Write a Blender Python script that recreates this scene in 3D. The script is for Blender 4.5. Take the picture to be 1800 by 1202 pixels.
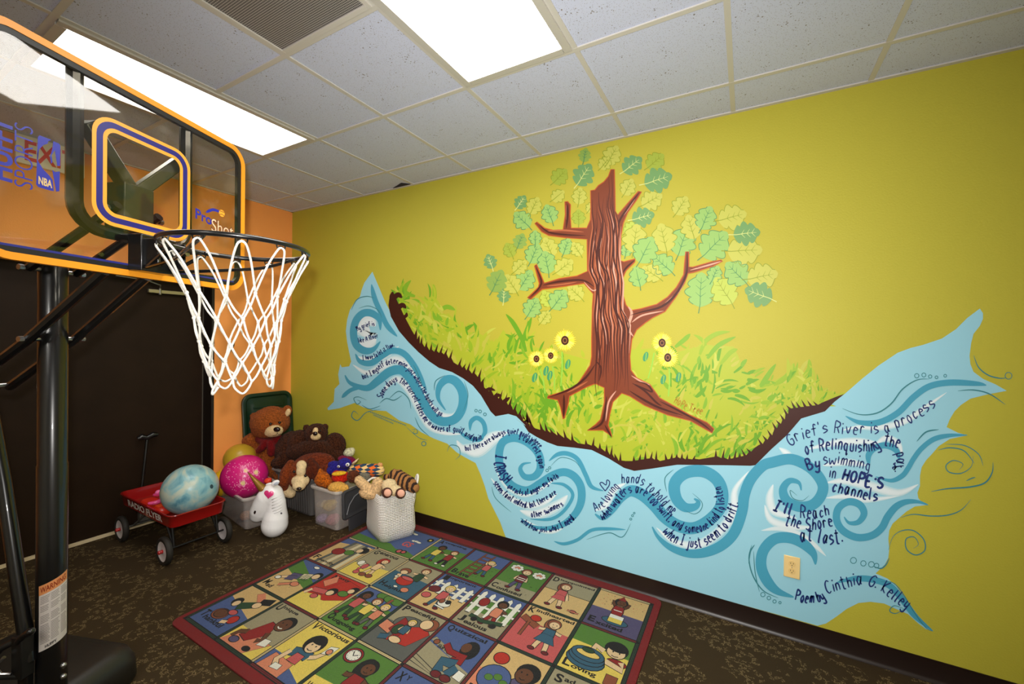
import bpy, bmesh, math, random
from mathutils import Vector, Matrix, noise
from mathutils.geometry import tessellate_polygon
PI = math.pi
S = bpy.context.scene
for o in list(bpy.data.objects): bpy.data.objects.remove(o)

# ------------------------------------------------------------------ camera
CF, CYAW, CPITCH, CROLL = 729.98, 2.084224, -0.008508, 0.013588      # focal length in pixels of the 1800x1202 photograph
CPOS = Vector((4.2523, -2.7185, 1.6152))
H = 2.9364                                                            # ceiling height
fw = Vector((math.cos(CPITCH)*math.cos(CYAW), math.cos(CPITCH)*math.sin(CYAW), math.sin(CPITCH)))
rt0 = fw.cross(Vector((0, 0, 1))).normalized(); up0 = rt0.cross(fw)
rt = rt0*math.cos(CROLL)+up0*math.sin(CROLL); up = up0*math.cos(CROLL)-rt0*math.sin(CROLL)
cam = bpy.data.cameras.new('camera'); co = bpy.data.objects.new('camera', cam); S.collection.objects.link(co)
cam.sensor_width = 36; cam.lens = CF/1800*36; cam.clip_start = .02
co.matrix_world = Matrix(((rt.x, up.x, -fw.x, CPOS.x), (rt.y, up.y, -fw.y, CPOS.y), (rt.z, up.z, -fw.z, CPOS.z), (0, 0, 0, 1)))
S.camera = co
# ------------------------------------------------------------------ world, view
w = bpy.data.worlds.new('room_world'); S.world = w; w.use_nodes = True
w.node_tree.nodes['Background'].inputs[0].default_value = (0, 0, 0, 1)
S.view_settings.view_transform = 'Standard'; S.view_settings.look = 'None'; S.view_settings.gamma = 1
S.view_settings.use_curve_mapping = False
S.view_settings.exposure = 1.0
LAMP_NEAR, LAMP_FAR = 8.5, 5.0       # radiance of the ceiling light diffusers

# the camera's own flash, just above and left of the lens
fl_ = bpy.data.lights.new('camera_flash', 'SPOT'); fl_.energy = 155; fl_.spot_size = math.radians(134); fl_.spot_blend = 1.0; fl_.shadow_soft_size = .025; fl_.color = (1, .97, .93)
flo = bpy.data.objects.new('camera_flash', fl_); S.collection.objects.link(flo); flo.location = CPOS+up*.12-rt*.05
flo.rotation_euler = (fw+rt*.07-up*.02).to_track_quat('-Z', 'Y').to_euler()

# measured photograph positions -> metres in the room
def ray(px, py): return fw + rt*((px-900)/CF) - up*((py-601)/CF)
def at(px, py, Z): return CPOS + ray(px, py)*Z
def wall(px, py):                                                     # on the green wall (y = 0)
    d = ray(px, py); t = -CPOS.y/d.y; p = CPOS+d*t; return p.x, p.z

# ------------------------------------------------------------------ materials
def lin(c): return tuple(((v/255)/12.92 if v <= 10.31 else ((v/255+.055)/1.055)**2.4) for v in c)+(1,)
MC = {}
def mat(c, rough=.6, metal=0., bump=0., bs=80., var=0., vs=8., sheen=0., coat=0., spec=.5, name=None):
    k = (tuple(c), rough, metal, bump, bs, var, vs, sheen, coat, spec)
    if k in MC: return MC[k]
    m = bpy.data.materials.new(name or 'paint'); m.use_nodes = True; nt = m.node_tree; b = nt.nodes['Principled BSDF']
    col = lin(c); b.inputs['Base Color'].default_value = col
    b.inputs['Roughness'].default_value = rough; b.inputs['Metallic'].default_value = metal
    b.inputs['Sheen Weight'].default_value = sheen; b.inputs['Coat Weight'].default_value = coat
    b.inputs['Specular IOR Level'].default_value = spec
    if var or bump: tc = nt.nodes.new('ShaderNodeTexCoord')
    if var:
        n = nt.nodes.new('ShaderNodeTexNoise'); n.inputs['Scale'].default_value = vs; n.inputs['Detail'].default_value = 4
        nt.links.new(tc.outputs['Object'], n.inputs['Vector'])
        r = nt.nodes.new('ShaderNodeValToRGB'); r.color_ramp.elements[0].position = .3; r.color_ramp.elements[1].position = .7
        r.color_ramp.elements[0].color = tuple(v*(1-var) for v in col[:3])+(1,); r.color_ramp.elements[1].color = tuple(min(1, v*(1+var)) for v in col[:3])+(1,)
        nt.links.new(n.outputs[0], r.inputs[0]); nt.links.new(r.outputs[0], b.inputs['Base Color'])
    if bump:
        n = nt.nodes.new('ShaderNodeTexNoise'); n.inputs['Scale'].default_value = bs; n.inputs['Detail'].default_value = 3
        nt.links.new(tc.outputs['Object'], n.inputs['Vector'])
        bp = nt.nodes.new('ShaderNodeBump'); bp.inputs['Strength'].default_value = bump; bp.inputs['Distance'].default_value = .01
        nt.links.new(n.outputs[0], bp.inputs['Height']); nt.links.new(bp.outputs[0], b.inputs['Normal'])
    MC[k] = m; return m
def plush(c, var=.3): return mat(c, .95, bump=.9, bs=160, var=min(.75, var*1.5), vs=75, sheen=.06, spec=.1)
def nodes(name):
    m = bpy.data.materials.new(name); m.use_nodes = True; nt = m.node_tree; nt.nodes.clear()
    out = nt.nodes.new('ShaderNodeOutputMaterial'); return m, nt, out
def N(nt, t, **kw):
    n = nt.nodes.new(t)
    for k, v in kw.items():
        if k.startswith('i_'):
            key = k[2:]; n.inputs[int(key) if key.isdigit() else key.replace('_', ' ')].default_value = v
        else: setattr(n, k, v)
    return n
def math_(nt, op, a, b=None, clamp=False):
    n = nt.nodes.new('ShaderNodeMath'); n.operation = op; n.use_clamp = clamp
    for i, v in enumerate((a, b)):
        if v is None: continue
        if isinstance(v, (int, float)): n.inputs[i].default_value = v
        else: nt.links.new(v, n.inputs[i])
    return n.outputs[0]
def clear_plastic(name, tint, fac, rough=.25):                        # milky see-through plastic
    m, nt, out = nodes(name)
    t = N(nt, 'ShaderNodeBsdfTransparent', i_Color=(1, 1, 1, 1)); p = N(nt, 'ShaderNodeBsdfPrincipled', i_Base_Color=lin(tint), i_Roughness=rough)
    mx = N(nt, 'ShaderNodeMixShader', i_0=fac)
    nt.links.new(t.outputs[0], mx.inputs[1]); nt.links.new(p.outputs[0], mx.inputs[2]); nt.links.new(mx.outputs[0], out.inputs[0]); return m
def acrylic():
    m, nt, out = nodes('acrylic_sheet')
    lw = N(nt, 'ShaderNodeLayerWeight', i_Blend=.5); g = N(nt, 'ShaderNodeNewGeometry')
    f = math_(nt, 'POWER', lw.outputs['Facing'], 5.0); f = math_(nt, 'MULTIPLY_ADD', f, .9)
    f.node.inputs[2].default_value = .06
    front = math_(nt, 'SUBTRACT', 1.0, g.outputs['Backfacing']); f = math_(nt, 'MULTIPLY', f, front)
    t = N(nt, 'ShaderNodeBsdfTransparent', i_Color=(.93, .91, .86, 1)); gl = N(nt, 'ShaderNodeBsdfGlossy', i_Roughness=.03)
    mx = N(nt, 'ShaderNodeMixShader')
    nt.links.new(f, mx.inputs[0]); nt.links.new(t.outputs[0], mx.inputs[1]); nt.links.new(gl.outputs[0], mx.inputs[2])
    # faint scuffs on the sheet
    tc = N(nt, 'ShaderNodeTexCoord'); n = N(nt, 'ShaderNodeTexNoise', i_Scale=9.0, i_Detail=8.0)
    nt.links.new(tc.outputs['Object'], n.inputs['Vector'])
    k = math_(nt, 'MULTIPLY', math_(nt, 'SUBTRACT', n.outputs[0], .55, True), .35)
    d = N(nt, 'ShaderNodeBsdfDiffuse', i_Color=(.5, .45, .36, 1)); m2 = N(nt, 'ShaderNodeMixShader')
    nt.links.new(k, m2.inputs[0]); nt.links.new(mx.outputs[0], m2.inputs[1]); nt.links.new(d.outputs[0], m2.inputs[2])
    nt.links.new(m2.outputs[0], out.inputs[0]); return m

BLACK = mat((14, 14, 15), .28, coat=.3); BLACKP = mat((16, 15, 14), .5); STEEL = mat((170, 170, 170), .3, 1.0)
WHITE = mat((235, 232, 226), .5)

# ------------------------------------------------------------------ objects
C = S.collection
def tag(o, label=None, cat=None, group=None, kind=None):
    if label: o['label'] = label
    if cat: o['category'] = cat
    if group: o['group'] = group
    if kind: o['kind'] = kind
    return o
def thing(name, label, cat, loc=(0, 0, 0), rz=0, group=None):
    o = bpy.data.objects.new(name, None); C.objects.link(o); o.location = loc; o.rotation_euler = (0, 0, rz); o.empty_display_size = .05
    return tag(o, label, cat, group)
class B:                                                              # collects shapes, builds ONE mesh
    def __init__(s): s.v = []; s.f = []; s.m = []
    def add(s, v, f, mi=0):
        n = len(s.v); s.v += [Vector(p) for p in v]; s.f += [[i+n for i in q] for q in f]; s.m += [mi]*len(f); return s
    def box(s, c, d, mi=0, rot=None):
        c = Vector(c); v = []
        for x in (-1, 1):
            for y in (-1, 1):
                for z in (-1, 1):
                    p = Vector((x*d[0]/2, y*d[1]/2, z*d[2]/2)); v.append(c+(rot @ p if rot else p))
        return s.add(v, [(0, 1, 3, 2), (4, 6, 7, 5), (0, 4, 5, 1), (2, 3, 7, 6), (0, 2, 6, 4), (1, 5, 7, 3)], mi)
    def tube(s, pts, r, mi=0, seg=10, closed=False, cap=True):
        P = [Vector(p) for p in pts]; n = len(P); R = r if isinstance(r, (list, tuple)) else [r]*n
        ref = None; v = []
        for i in range(n):
            t = (P[(i+1) % n]-P[i-1]) if closed else (P[min(i+1, n-1)]-P[max(i-1, 0)])
            if t.length < 1e-9: t = Vector((0, 0, 1))
            t.normalize()
            if ref is None: ref = Vector((0, 0, 1)) if abs(t.z) < .9 else Vector((1, 0, 0))
            a = ref-t*ref.dot(t)
            if a.length < 1e-6: a = t.orthogonal()
            a.normalize(); ref = a; b = t.cross(a)
            v += [P[i]+(a*math.cos(2*PI*k/seg)+b*math.sin(2*PI*k/seg))*R[i] for k in range(seg)]
        f = []
        for i in range(n if closed else n-1):
            j = (i+1) % n
            f += [(i*seg+k, i*seg+(k+1) % seg, j*seg+(k+1) % seg, j*seg+k) for k in range(seg)]
        if not closed and cap: f += [tuple(range(seg-1, -1, -1)), tuple((n-1)*seg+k for k in range(seg))]
        return s.add(v, f, mi)
    def lathe(s, prof, mi=0, seg=32, M=None):
        v = []; f = []; n = len(prof)
        for r, z in prof:
            for k in range(seg): v.append(Vector((max(r, 1e-5)*math.cos(2*PI*k/seg), max(r, 1e-5)*math.sin(2*PI*k/seg), z)))
        for i in range(n-1): f += [(i*seg+k, i*seg+(k+1) % seg, (i+1)*seg+(k+1) % seg, (i+1)*seg+k) for k in range(seg)]
        if M is not None: v = [M @ p for p in v]
        return s.add(v, f, mi)
    def ell(s, c, r, mi=0, rot=None, seg=20, rings=12):
        c = Vector(c); r = (r, r, r) if isinstance(r, (int, float)) else r
        v = []; f = []
        for i in range(rings+1):
            a = PI*i/rings
            for k in range(seg):
                p = Vector((r[0]*math.sin(a)*math.cos(2*PI*k/seg), r[1]*math.sin(a)*math.sin(2*PI*k/seg), r[2]*math.cos(a)))
                v.append(c+(rot @ p if rot else p))
        for i in range(rings): f += [(i*seg+k, (i+1)*seg+k, (i+1)*seg+(k+1) % seg, i*seg+(k+1) % seg) for k in range(seg)]
        return s.add(v, f, mi)
    def poly(s, pts, fn, mi=0):                                       # flat polygon through a 2D -> 3D map
        t = tessellate_polygon([[Vector((p[0], p[1], 0)) for p in pts]])
        return s.add([fn(*p) for p in pts], [tuple(q) for q in t], mi)
    def prism(s, pts, f0, f1, mi=0):
        n = len(pts); t = tessellate_polygon([[Vector((p[0], p[1], 0)) for p in pts]])
        v = [f0(*p) for p in pts]+[f1(*p) for p in pts]
        return s.add(v, [tuple(q) for q in t]+[tuple(i+n for i in reversed(q)) for q in t]+[(i, (i+1) % n, (i+1) % n+n, i+n) for i in range(n)], mi)
    def ribbon(s, pts, wd, fn, mi=0):
        n = len(pts); W = wd if isinstance(wd, (list, tuple)) else [wd]*n; v = []
        for i in range(n):
            a = Vector(pts[max(i-1, 0)][:2]); b = Vector(pts[min(i+1, n-1)][:2]); t = b-a
            if t.length < 1e-9: t = Vector((1, 0))
            t.normalize(); q = Vector((-t.y, t.x))*W[i]/2; p = Vector(pts[i][:2]); v += [p+q, p-q]
        return s.add([fn(p.x, p.y) for p in v], [(2*i, 2*i+1, 2*i+3, 2*i+2) for i in range(n-1)], mi)
    def build(s, name, mats, parent=None, smooth=True, bevel=0, sub=0, recalc=True, angle=40):
        mats = mats if isinstance(mats, (list, tuple)) else [mats]
        me = bpy.data.meshes.new(name); me.from_pydata([tuple(p) for p in s.v], [], s.f)
        for m in mats: me.materials.append(m)
        for p, mi in zip(me.polygons, s.m): p.material_index = mi
        if recalc:
            bm = bmesh.new(); bm.from_mesh(me); bmesh.ops.recalc_face_normals(bm, faces=bm.faces); bm.to_mesh(me); bm.free()
        if smooth:
            me.shade_smooth() if angle >= 180 else me.set_sharp_from_angle(angle=math.radians(angle))
        me.update()
        o = bpy.data.objects.new(name, me); C.objects.link(o); o.parent = parent
        if bevel:
            b = o.modifiers.new('bevel', 'BEVEL'); b.width = bevel; b.segments = 2; b.limit_method = 'ANGLE'
        if sub:
            d = o.modifiers.new('sub', 'SUBSURF'); d.levels = sub; d.render_levels = sub
        return o
def structure(o, label=None): o['kind'] = 'structure'; return o
def smooth_pts(P, k=6, closed=False):                                 # Catmull-Rom
    n = len(P)
    if n < 3 and not closed: return [tuple(P[0][j]+(P[1][j]-P[0][j])*i/k for j in range(len(P[0]))) for i in range(k+1)]
    out = []
    for i in range(n if closed else n-1):
        g = (lambda q: P[q % n]) if closed else (lambda q: P[max(0, min(n-1, q))])
        a, b, c, d = g(i-1), g(i), g(i+1), g(i+2)
        for s in range(k):
            t = s/k; out.append(tuple(.5*(2*b[j]+(c[j]-a[j])*t+(2*a[j]-5*b[j]+4*c[j]-d[j])*t*t+(3*b[j]-a[j]-3*c[j]+d[j])*t**3) for j in range(len(b))))
    if not closed: out.append(tuple(P[-1]))
    return out
def taper(n, w, e0=.15, e1=.15, tail=.25):
    r = []
    for i in range(n):
        t = i/max(1, n-1); k = 1.0
        if t < tail: k = min(k, e0+(1-e0)*math.sin(t/tail*PI/2))
        if 1-t < tail: k = min(k, e1+(1-e1)*math.sin((1-t)/tail*PI/2))
        r.append(w*k)
    return r
TG = {}
def text_geo(t, offset=0.):                                           # block lettering, unit size
    if (t, offset) not in TG:
        cu = bpy.data.curves.new('lettering', 'FONT'); cu.body = t; cu.offset = offset; cu.resolution_u = 4
        o = bpy.data.objects.new('lettering', cu); me = o.to_mesh()
        TG[(t, offset)] = ([tuple(v.co) for v in me.vertices], [tuple(p.vertices) for p in me.polygons])
        o.to_mesh_clear(); bpy.data.objects.remove(o); bpy.data.curves.remove(cu)
    return TG[(t, offset)]
def put_text(b, t, x0, y0, x1, y1, fn, mi=0, offset=0.):              # text stretched into a box of the 2D map
    v, f = text_geo(t, offset); ax = min(p[0] for p in v); bx = max(p[0] for p in v); ay = min(p[1] for p in v); by = max(p[1] for p in v)
    b.add([fn(x0+(p[0]-ax)/(bx-ax)*(x1-x0), y0+(p[1]-ay)/(by-ay)*(y1-y0)) for p in v], f, mi)

# ================================================================== THE ROOM
X1, Y1 = 6.3, -5.4
def wall_mat(name, c):
    return mat(c, .55, bump=.12, bs=120, name=name, spec=.3)
GREEN = wall_mat('green_wall_paint', (184, 176, 58)); ORANGE = wall_mat('orange_wall_paint', (255, 166, 86))
def carpet():
    m, nt, out = nodes('patterned_carpet'); p = N(nt, 'ShaderNodeBsdfPrincipled', i_Roughness=1.0); p.inputs['Specular IOR Level'].default_value = .1
    tc = N(nt, 'ShaderNodeTexCoord'); nz = N(nt, 'ShaderNodeTexNoise', i_Scale=9.0, i_Detail=2.0)
    nt.links.new(tc.outputs['Object'], nz.inputs['Vector'])
    mx = N(nt, 'ShaderNodeMix', data_type='VECTOR'); mx.inputs['Factor'].default_value = .07
    nt.links.new(tc.outputs['Object'], mx.inputs[4]); nt.links.new(nz.outputs['Color'], mx.inputs[5])
    vo = N(nt, 'ShaderNodeTexVoronoi', i_Scale=10.0); vo.voronoi_dimensions = '2D'; nt.links.new(mx.outputs[1], vo.inputs['Vector'])
    d = math_(nt, 'ABSOLUTE', math_(nt, 'SUBTRACT', vo.outputs['Distance'], .34)); ring = math_(nt, 'LESS_THAN', d, .15)
    n2 = N(nt, 'ShaderNodeTexNoise', i_Scale=5.0, i_Detail=3.0); nt.links.new(tc.outputs['Object'], n2.inputs['Vector'])
    ring = math_(nt, 'MULTIPLY', ring, math_(nt, 'GREATER_THAN', n2.outputs[0], .44))
    n5 = N(nt, 'ShaderNodeTexNoise', i_Scale=48.0, i_Detail=1.0); nt.links.new(tc.outputs['Object'], n5.inputs['Vector']); ring = math_(nt, 'MULTIPLY', ring, math_(nt, 'GREATER_THAN', n5.outputs[0], .5))
    n3 = N(nt, 'ShaderNodeTexVoronoi', i_Scale=170.0); n3.voronoi_dimensions = '2D'; nt.links.new(tc.outputs['Object'], n3.inputs['Vector'])
    dots = math_(nt, 'LESS_THAN', n3.outputs['Distance'], .42)
    k = math_(nt, 'MULTIPLY', ring, dots)
    c = N(nt, 'ShaderNodeMix', data_type='RGBA'); c.inputs[6].default_value = lin((60, 48, 31)); c.inputs[7].default_value = lin((116, 98, 66))
    nt.links.new(k, c.inputs['Factor']); nt.links.new(c.outputs[2], p.inputs['Base Color'])
    n4 = N(nt, 'ShaderNodeTexNoise', i_Scale=260.0); nt.links.new(tc.outputs['Object'], n4.inputs['Vector'])
    bp = N(nt, 'ShaderNodeBump', i_Strength=.6, i_Distance=.006); nt.links.new(n4.outputs[0], bp.inputs['Height']); nt.links.new(bp.outputs[0], p.inputs['Normal'])
    nt.links.new(p.outputs[0], out.inputs[0]); return m
def tile_mat():
    m, nt, out = nodes('fissured_ceiling_tile'); p = N(nt, 'ShaderNodeBsdfPrincipled', i_Roughness=.95); p.inputs['Specular IOR Level'].default_value = .1
    tc = N(nt, 'ShaderNodeTexCoord'); v = N(nt, 'ShaderNodeTexVoronoi', i_Scale=62.0); nt.links.new(tc.outputs['Object'], v.inputs['Vector'])
    n = N(nt, 'ShaderNodeTexNoise', i_Scale=14.0); nt.links.new(tc.outputs['Object'], n.inputs['Vector'])
    th = math_(nt, 'MULTIPLY', math_(nt, 'SUBTRACT', n.outputs[0], .34, True), .62)
    pit = math_(nt, 'LESS_THAN', v.outputs['Distance'], th)
    v2 = N(nt, 'ShaderNodeTexVoronoi', i_Scale=150.0); nt.links.new(tc.outputs['Object'], v2.inputs['Vector'])
    pit = math_(nt, 'MAXIMUM', pit, math_(nt, 'MULTIPLY', math_(nt, 'LESS_THAN', v2.outputs['Distance'], .22), .6))
    c = N(nt, 'ShaderNodeMix', data_type='RGBA'); c.inputs[6].default_value = lin((200, 206, 228)); c.inputs[7].default_value = lin((128, 121, 117))
    nt.links.new(pit, c.inputs['Factor']); nt.links.new(c.outputs[2], p.inputs['Base Color']); nt.links.new(p.outputs[0], out.inputs[0]); return m
structure(B().box(((X1-.2)/2, Y1/2, -.05), (X1+.6, -Y1+.4, .1)).build('floor', carpet(), smooth=False))
structure(B().box(((X1-.2)/2, Y1/2, H+.05), (X1+.6, -Y1+.4, .1)).build('ceiling', tile_mat(), smooth=False))
structure(B().box((X1/2-.1, .06, H/2), (X1+.4, .12, H)).build('wall_right', GREEN, smooth=False))
DY0, DY1, DZ = -.742, -2.72, 2.15                                     # door opening in the orange wall
b = B(); b.box((-.1, DY0/2, H/2), (.2, -DY0, H)); b.box((-.1, (DY0+DY1)/2, (H+DZ)/2), (.2, DY0-DY1, H-DZ)); b.box((-.1, (DY1+Y1)/2, H/2), (.2, DY1-Y1, H))
structure(b.build('wall_left', ORANGE, smooth=False))
structure(B().box((X1/2, Y1-.06, H/2), (X1+.4, .12, H)).build('wall_back', wall_mat('cream_wall_paint', (236, 228, 210)), smooth=False))
structure(B().box((X1+.06, Y1/2, H/2), (.12, -Y1, H)).build('wall_front', wall_mat('cream_wall_paint', (236, 228, 210)), smooth=False))
DOORC = mat((38, 25, 14), .5, spec=.15, bump=.05, bs=300, var=.12, vs=5, name='dark_brown_door'); FRAMEC = mat((26, 17, 11), .5)
d1 = structure(B().box((-.178, (-.763-1.74)/2, 1.07), (.04, .972, 2.12)).box((-.178, (-1.746-2.70)/2, 1.07), (.04, .95, 2.12)).build('door_1', DOORC, smooth=False, bevel=.003))
b = B()
b.box((-.09, DY0-.011, DZ/2), (.19, .022, DZ)); b.box((-.09, DY1+.011, DZ/2), (.19, .022, DZ)); b.box((-.09, (DY0+DY1)/2, DZ-.011), (.19, DY0-DY1, .022))
b.build('door_frame', FRAMEC, d1, smooth=False)
B().box((-.152, -.765, 1.06), (.012, .007, 2.08)).build('edge_highlight', mat((120, 112, 100), .35, .6), d1, smooth=False)  # paler strip stands in for the highlight along the door edge
B().box((-.15, (DY0+DY1)/2, .011), (.02, DY0-DY1-.05, .022)).build('threshold', mat((225, 205, 165), .4), d1, smooth=False)
b = B(); b.box((-.1365, -1.04, 1.975), (.03, .28, .03)); b.build('closer_track', mat((190, 180, 150), .35, .7), d1, bevel=.003)
b = B(); b.tube([(-.13, -1.1, 2.005), (-.12, -1.1, 2.03), (-.11, -1.2, 2.06), (-.09, -1.4, 2.07)], .006); b.tube([(-.13, -1.1, 2.0), (-.13, -1.1, 1.95)], .012); b.build('closer_arm', STEEL, d1)
# baseboards (dark vinyl cove base with a toe)
BASE = mat((30, 17, 13), .38); TOE = mat((70, 50, 45), .45)
def cove(fn, L):
    b = B(); prof = [(0, .108), (.004, .108), (.0045, .02), (.009, .008), (.016, .001), (0, .001)]
    n = len(prof); v = [fn(0, *p) for p in prof]+[fn(L, *p) for p in prof]
    b.add(v, [(i, (i+1) % n, (i+1) % n+n, i+n) for i in range(n)]+[tuple(range(n)), tuple(range(2*n-1, n-1, -1))]); return b
structure(cove(lambda t, a, z: (.002+t, -a, z), X1-.002).build('baseboard_right', BASE, angle=60))
structure(cove(lambda t, a, z: (a, -.02-t, z), -DY0-.02).build('baseboard_left', BASE, angle=60))
# ceiling grid of T-bars
GX0, GA, G = .5083, .3193, .6096
BAR = mat((200, 196, 188), .5)
b = B(); bw = .024
for k in range(-1, 11):
    x = GX0+k*G
    if 0 < x < X1: b.box((x, Y1/2, H-.0025), (bw, -Y1, .005))
for k in range(0, 9):
    y = -GA-k*G
    if y > Y1: b.box((X1/2, y, H-.003), (X1, bw, .006))
b.box((X1/2, -.011, H-.0035), (X1, .022, .007)); b.box((.011, Y1/2, H-.0035), (.022, -Y1, .007))
structure(b.build('trim_1', BAR, smooth=False))
# dark wedge painted for the shaded gap of an askew tile by the wall
structure(B().prism([(1.50, -.026), (1.716, -.026), (1.655, -.085)], lambda x, y: Vector((x, y, H-.0045)), lambda x, y: Vector((x, y, H-.0005))).build('dark_gap', mat((36, 34, 48), .9), smooth=False))
# ceiling lights
def emit(v, name):
    m, nt, out = nodes(name); e = N(nt, 'ShaderNodeEmission', i_Color=(1, .965, .9, 1), i_Strength=v); nt.links.new(e.outputs[0], out.inputs[0]); return m
LN = emit(LAMP_NEAR, 'lit_diffuser'); LF = emit(LAMP_FAR, 'lit_diffuser_far')
def ceiling_light(kx, ky, label, m):
    x0 = GX0+kx*G; y1 = -GA-ky*G; y0 = y1-2*G; cx, cy = x0+G/2, (y0+y1)/2
    t = thing('ceiling_light', label, 'ceiling light', (cx, cy, H), group='recessed fluorescent ceiling lights')
    e = .036; b = B()
    for sx in (-1, 1): b.box((sx*(G/2-.012-e/2), 0, -.007), (e, 2*G-.03, .014))
    for sy in (-1, 1): b.box((0, sy*(G-.012-e/2), -.007), (G-.03-2*e, e, .014))
    b.build('frame', mat((190, 186, 178), .4), t, smooth=False)
    B().box((0, 0, -.006), (G-.024-2*e, 2*G-.024-2*e, .006)).build('diffuser', m, t, smooth=False)
ceiling_light(4, 1, 'bright ceiling light panel above the tree mural, next to the air grille', LN)
ceiling_light(1, 1, 'bright ceiling light panel over the corner, partly behind the backboard', LF)
ceiling_light(4, 5, 'ceiling light panel in the middle of the room behind the viewer', LN)  # unseen panel added to light the room from behind
# air return grille
m, nt, out = nodes('perforated_grille'); p = N(nt, 'ShaderNodeBsdfPrincipled', i_Roughness=.5)
tc = N(nt, 'ShaderNodeTexCoord'); sx = N(nt, 'ShaderNodeSeparateXYZ'); nt.links.new(tc.outputs['Object'], sx.inputs[0])
def cell(o): return math_(nt, 'ABSOLUTE', math_(nt, 'SUBTRACT', math_(nt, 'FRACT', math_(nt, 'MULTIPLY', o, 118.0)), .5))
hole = math_(nt, 'LESS_THAN', math_(nt, 'MAXIMUM', cell(sx.outputs[0]), cell(sx.outputs[1])), .39)
c = N(nt, 'ShaderNodeMix', data_type='RGBA'); c.inputs[6].default_value = lin((190, 186, 182)); c.inputs[7].default_value = lin((34, 33, 32))
nt.links.new(hole, c.inputs['Factor']); nt.links.new(c.outputs[2], p.inputs['Base Color']); nt.links.new(p.outputs[0], out.inputs[0]); GRILLE = m
t = thing('air_grille', 'square perforated grey air return grille in the ceiling', 'air vent', (GX0+3.5*G, -GA-2.5*G, H))
b = B()
for s in (-1, 1): b.box((s*(G/2-.022), 0, -.006), (.02, G-.026, .012)); b.box((0, s*(G/2-.022), -.006), (G-.066, .02, .012))
b.build('frame', BAR, t, smooth=False); B().box((0, 0, -.004), (G-.06, G-.06, .004)).build('perforated_plate', GRILLE, t, smooth=False)
# exit sign on the orange wall
t = thing('exit_sign', 'white exit sign with red letters on the orange wall, seen through the backboard', 'exit sign', (0, -1.775, 2.735))
B().box((.016, 0, .1), (.03, .33, .19)).build('sign_face', mat((246, 240, 222), .5), t, bevel=.004)
b = B(); put_text(b, 'EXIT', -.125, .03, .125, .165, lambda u, v: (.0318, u, v), offset=.02); b.build('lettering', mat((236, 62, 40), .5), t, smooth=False)
t = thing('wall_hook', 'small black hook on the orange wall behind the basketball net', 'wall hook', (0, -.61, 1.45))
B().ell((.006, 0, .05), (.006, .016, .05)).build('plate', BLACKP, t)
B().tube([(.01, .0, .03), (.03, .004, .03), (.05, .008, .06), (.05, .012, .1)], .007).tube([(.01, 0, .08), (.03, -.012, .1), (.035, -.03, .13)], .006).build('hook', BLACKP, t)
# outlet
ox, oz = 4.488, .394
t = thing('wall_outlet', 'cream duplex power outlet in the painted river', 'power outlet', (ox, -.002, oz))
IV = mat((235, 205, 140), .35)
B().box((0, -.004, 0), (.074, .006, .118)).build('cover_plate', IV, t, bevel=.003)
for s in (-1, 1):
    rc = B().lathe([(0, .0), (.0165, 0), (.0165, .003), (.001, .003)], M=Matrix.Translation((0, -.007, s*.0195)) @ Matrix.Rotation(PI/2, 4, 'X')).build('receptacle', mat((228, 196, 130), .35), t)
    B().box((-.006, -.0102, s*.0195+.003), (.002, .001, .008)).box((.006, -.0102, s*.0195+.003), (.002, .001, .007)).box((0, -.0102, s*.0195-.008), (.004, .001, .004)).build('slots', BLACKP, rc, smooth=False)
B().ell((0, -.007, 0), (.003, .0015, .003)).build('screw', STEEL, t)

# ================================================================== THE MURAL on the green wall
R = random.Random(7)
CR = {'A': (560, 460, .28278), 'B': (840, 240, .31111), 'C': (800, 560, 1/3), 'D': (800, 720, .3), 'E': (1300, 520, .27778), 'F': (1260, 800, .3)}
def q(k, *xy):                                                        # traced points of one detail view -> photograph positions
    ox_, oy_, s = CR[k]; return [(ox_+s*xy[i], oy_+s*xy[i+1]) for i in range(0, len(xy), 2)]
LCNT = [0]
def layer(n):                                                         # paint film n lies a hair above the wall
    LCNT[0] += 1; y = -.0006-n*.0005-(LCNT[0] % 97)*2.2e-6
    def f(px, py):
        x, z = wall(px, py); return Vector((x, y, max(z, .1085)))
    return f
def pm(*c): return mat(c, .5, spec=.3)
mural = thing('wall_mural', 'painted mural of an oak tree and blue poem river on the green wall', 'mural', (2.9, 0, .11))
def mpart(b, name, mats, parent=None):
    p = parent or mural
    o = b.build(name, mats, None, smooth=False, recalc=False); base = mural.location
    for v in o.data.vertices: v.co -= base
    o.parent = p; return o
SKY = (150, 205, 222); TEAL = (70, 156, 184); PALE = (226, 236, 238); SOIL = (62, 26, 18); NAVY = (28, 48, 110)
soil_low = q('A', 465, 185, 440, 230, 435, 270, 450, 340, 500, 430, 560, 500, 620, 560, 690, 620, 750, 660, 830, 685, 900, 725, 960, 770, 1010, 830, 1070, 930, 1100, 960, 1180, 945, 1230, 960, 1290, 1020) \
    + q('D', 350, 50, 400, 85, 430, 130, 480, 160, 540, 190, 600, 212, 700, 222, 800, 235, 900, 285, 990, 340, 1050, 358, 1150, 345, 1300, 322, 1600, 325, 1730, 328) + q('E', 100, 1070, 200, 970, 300, 880, 390, 775, 540, 730, 600, 670, 662, 620)
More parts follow.
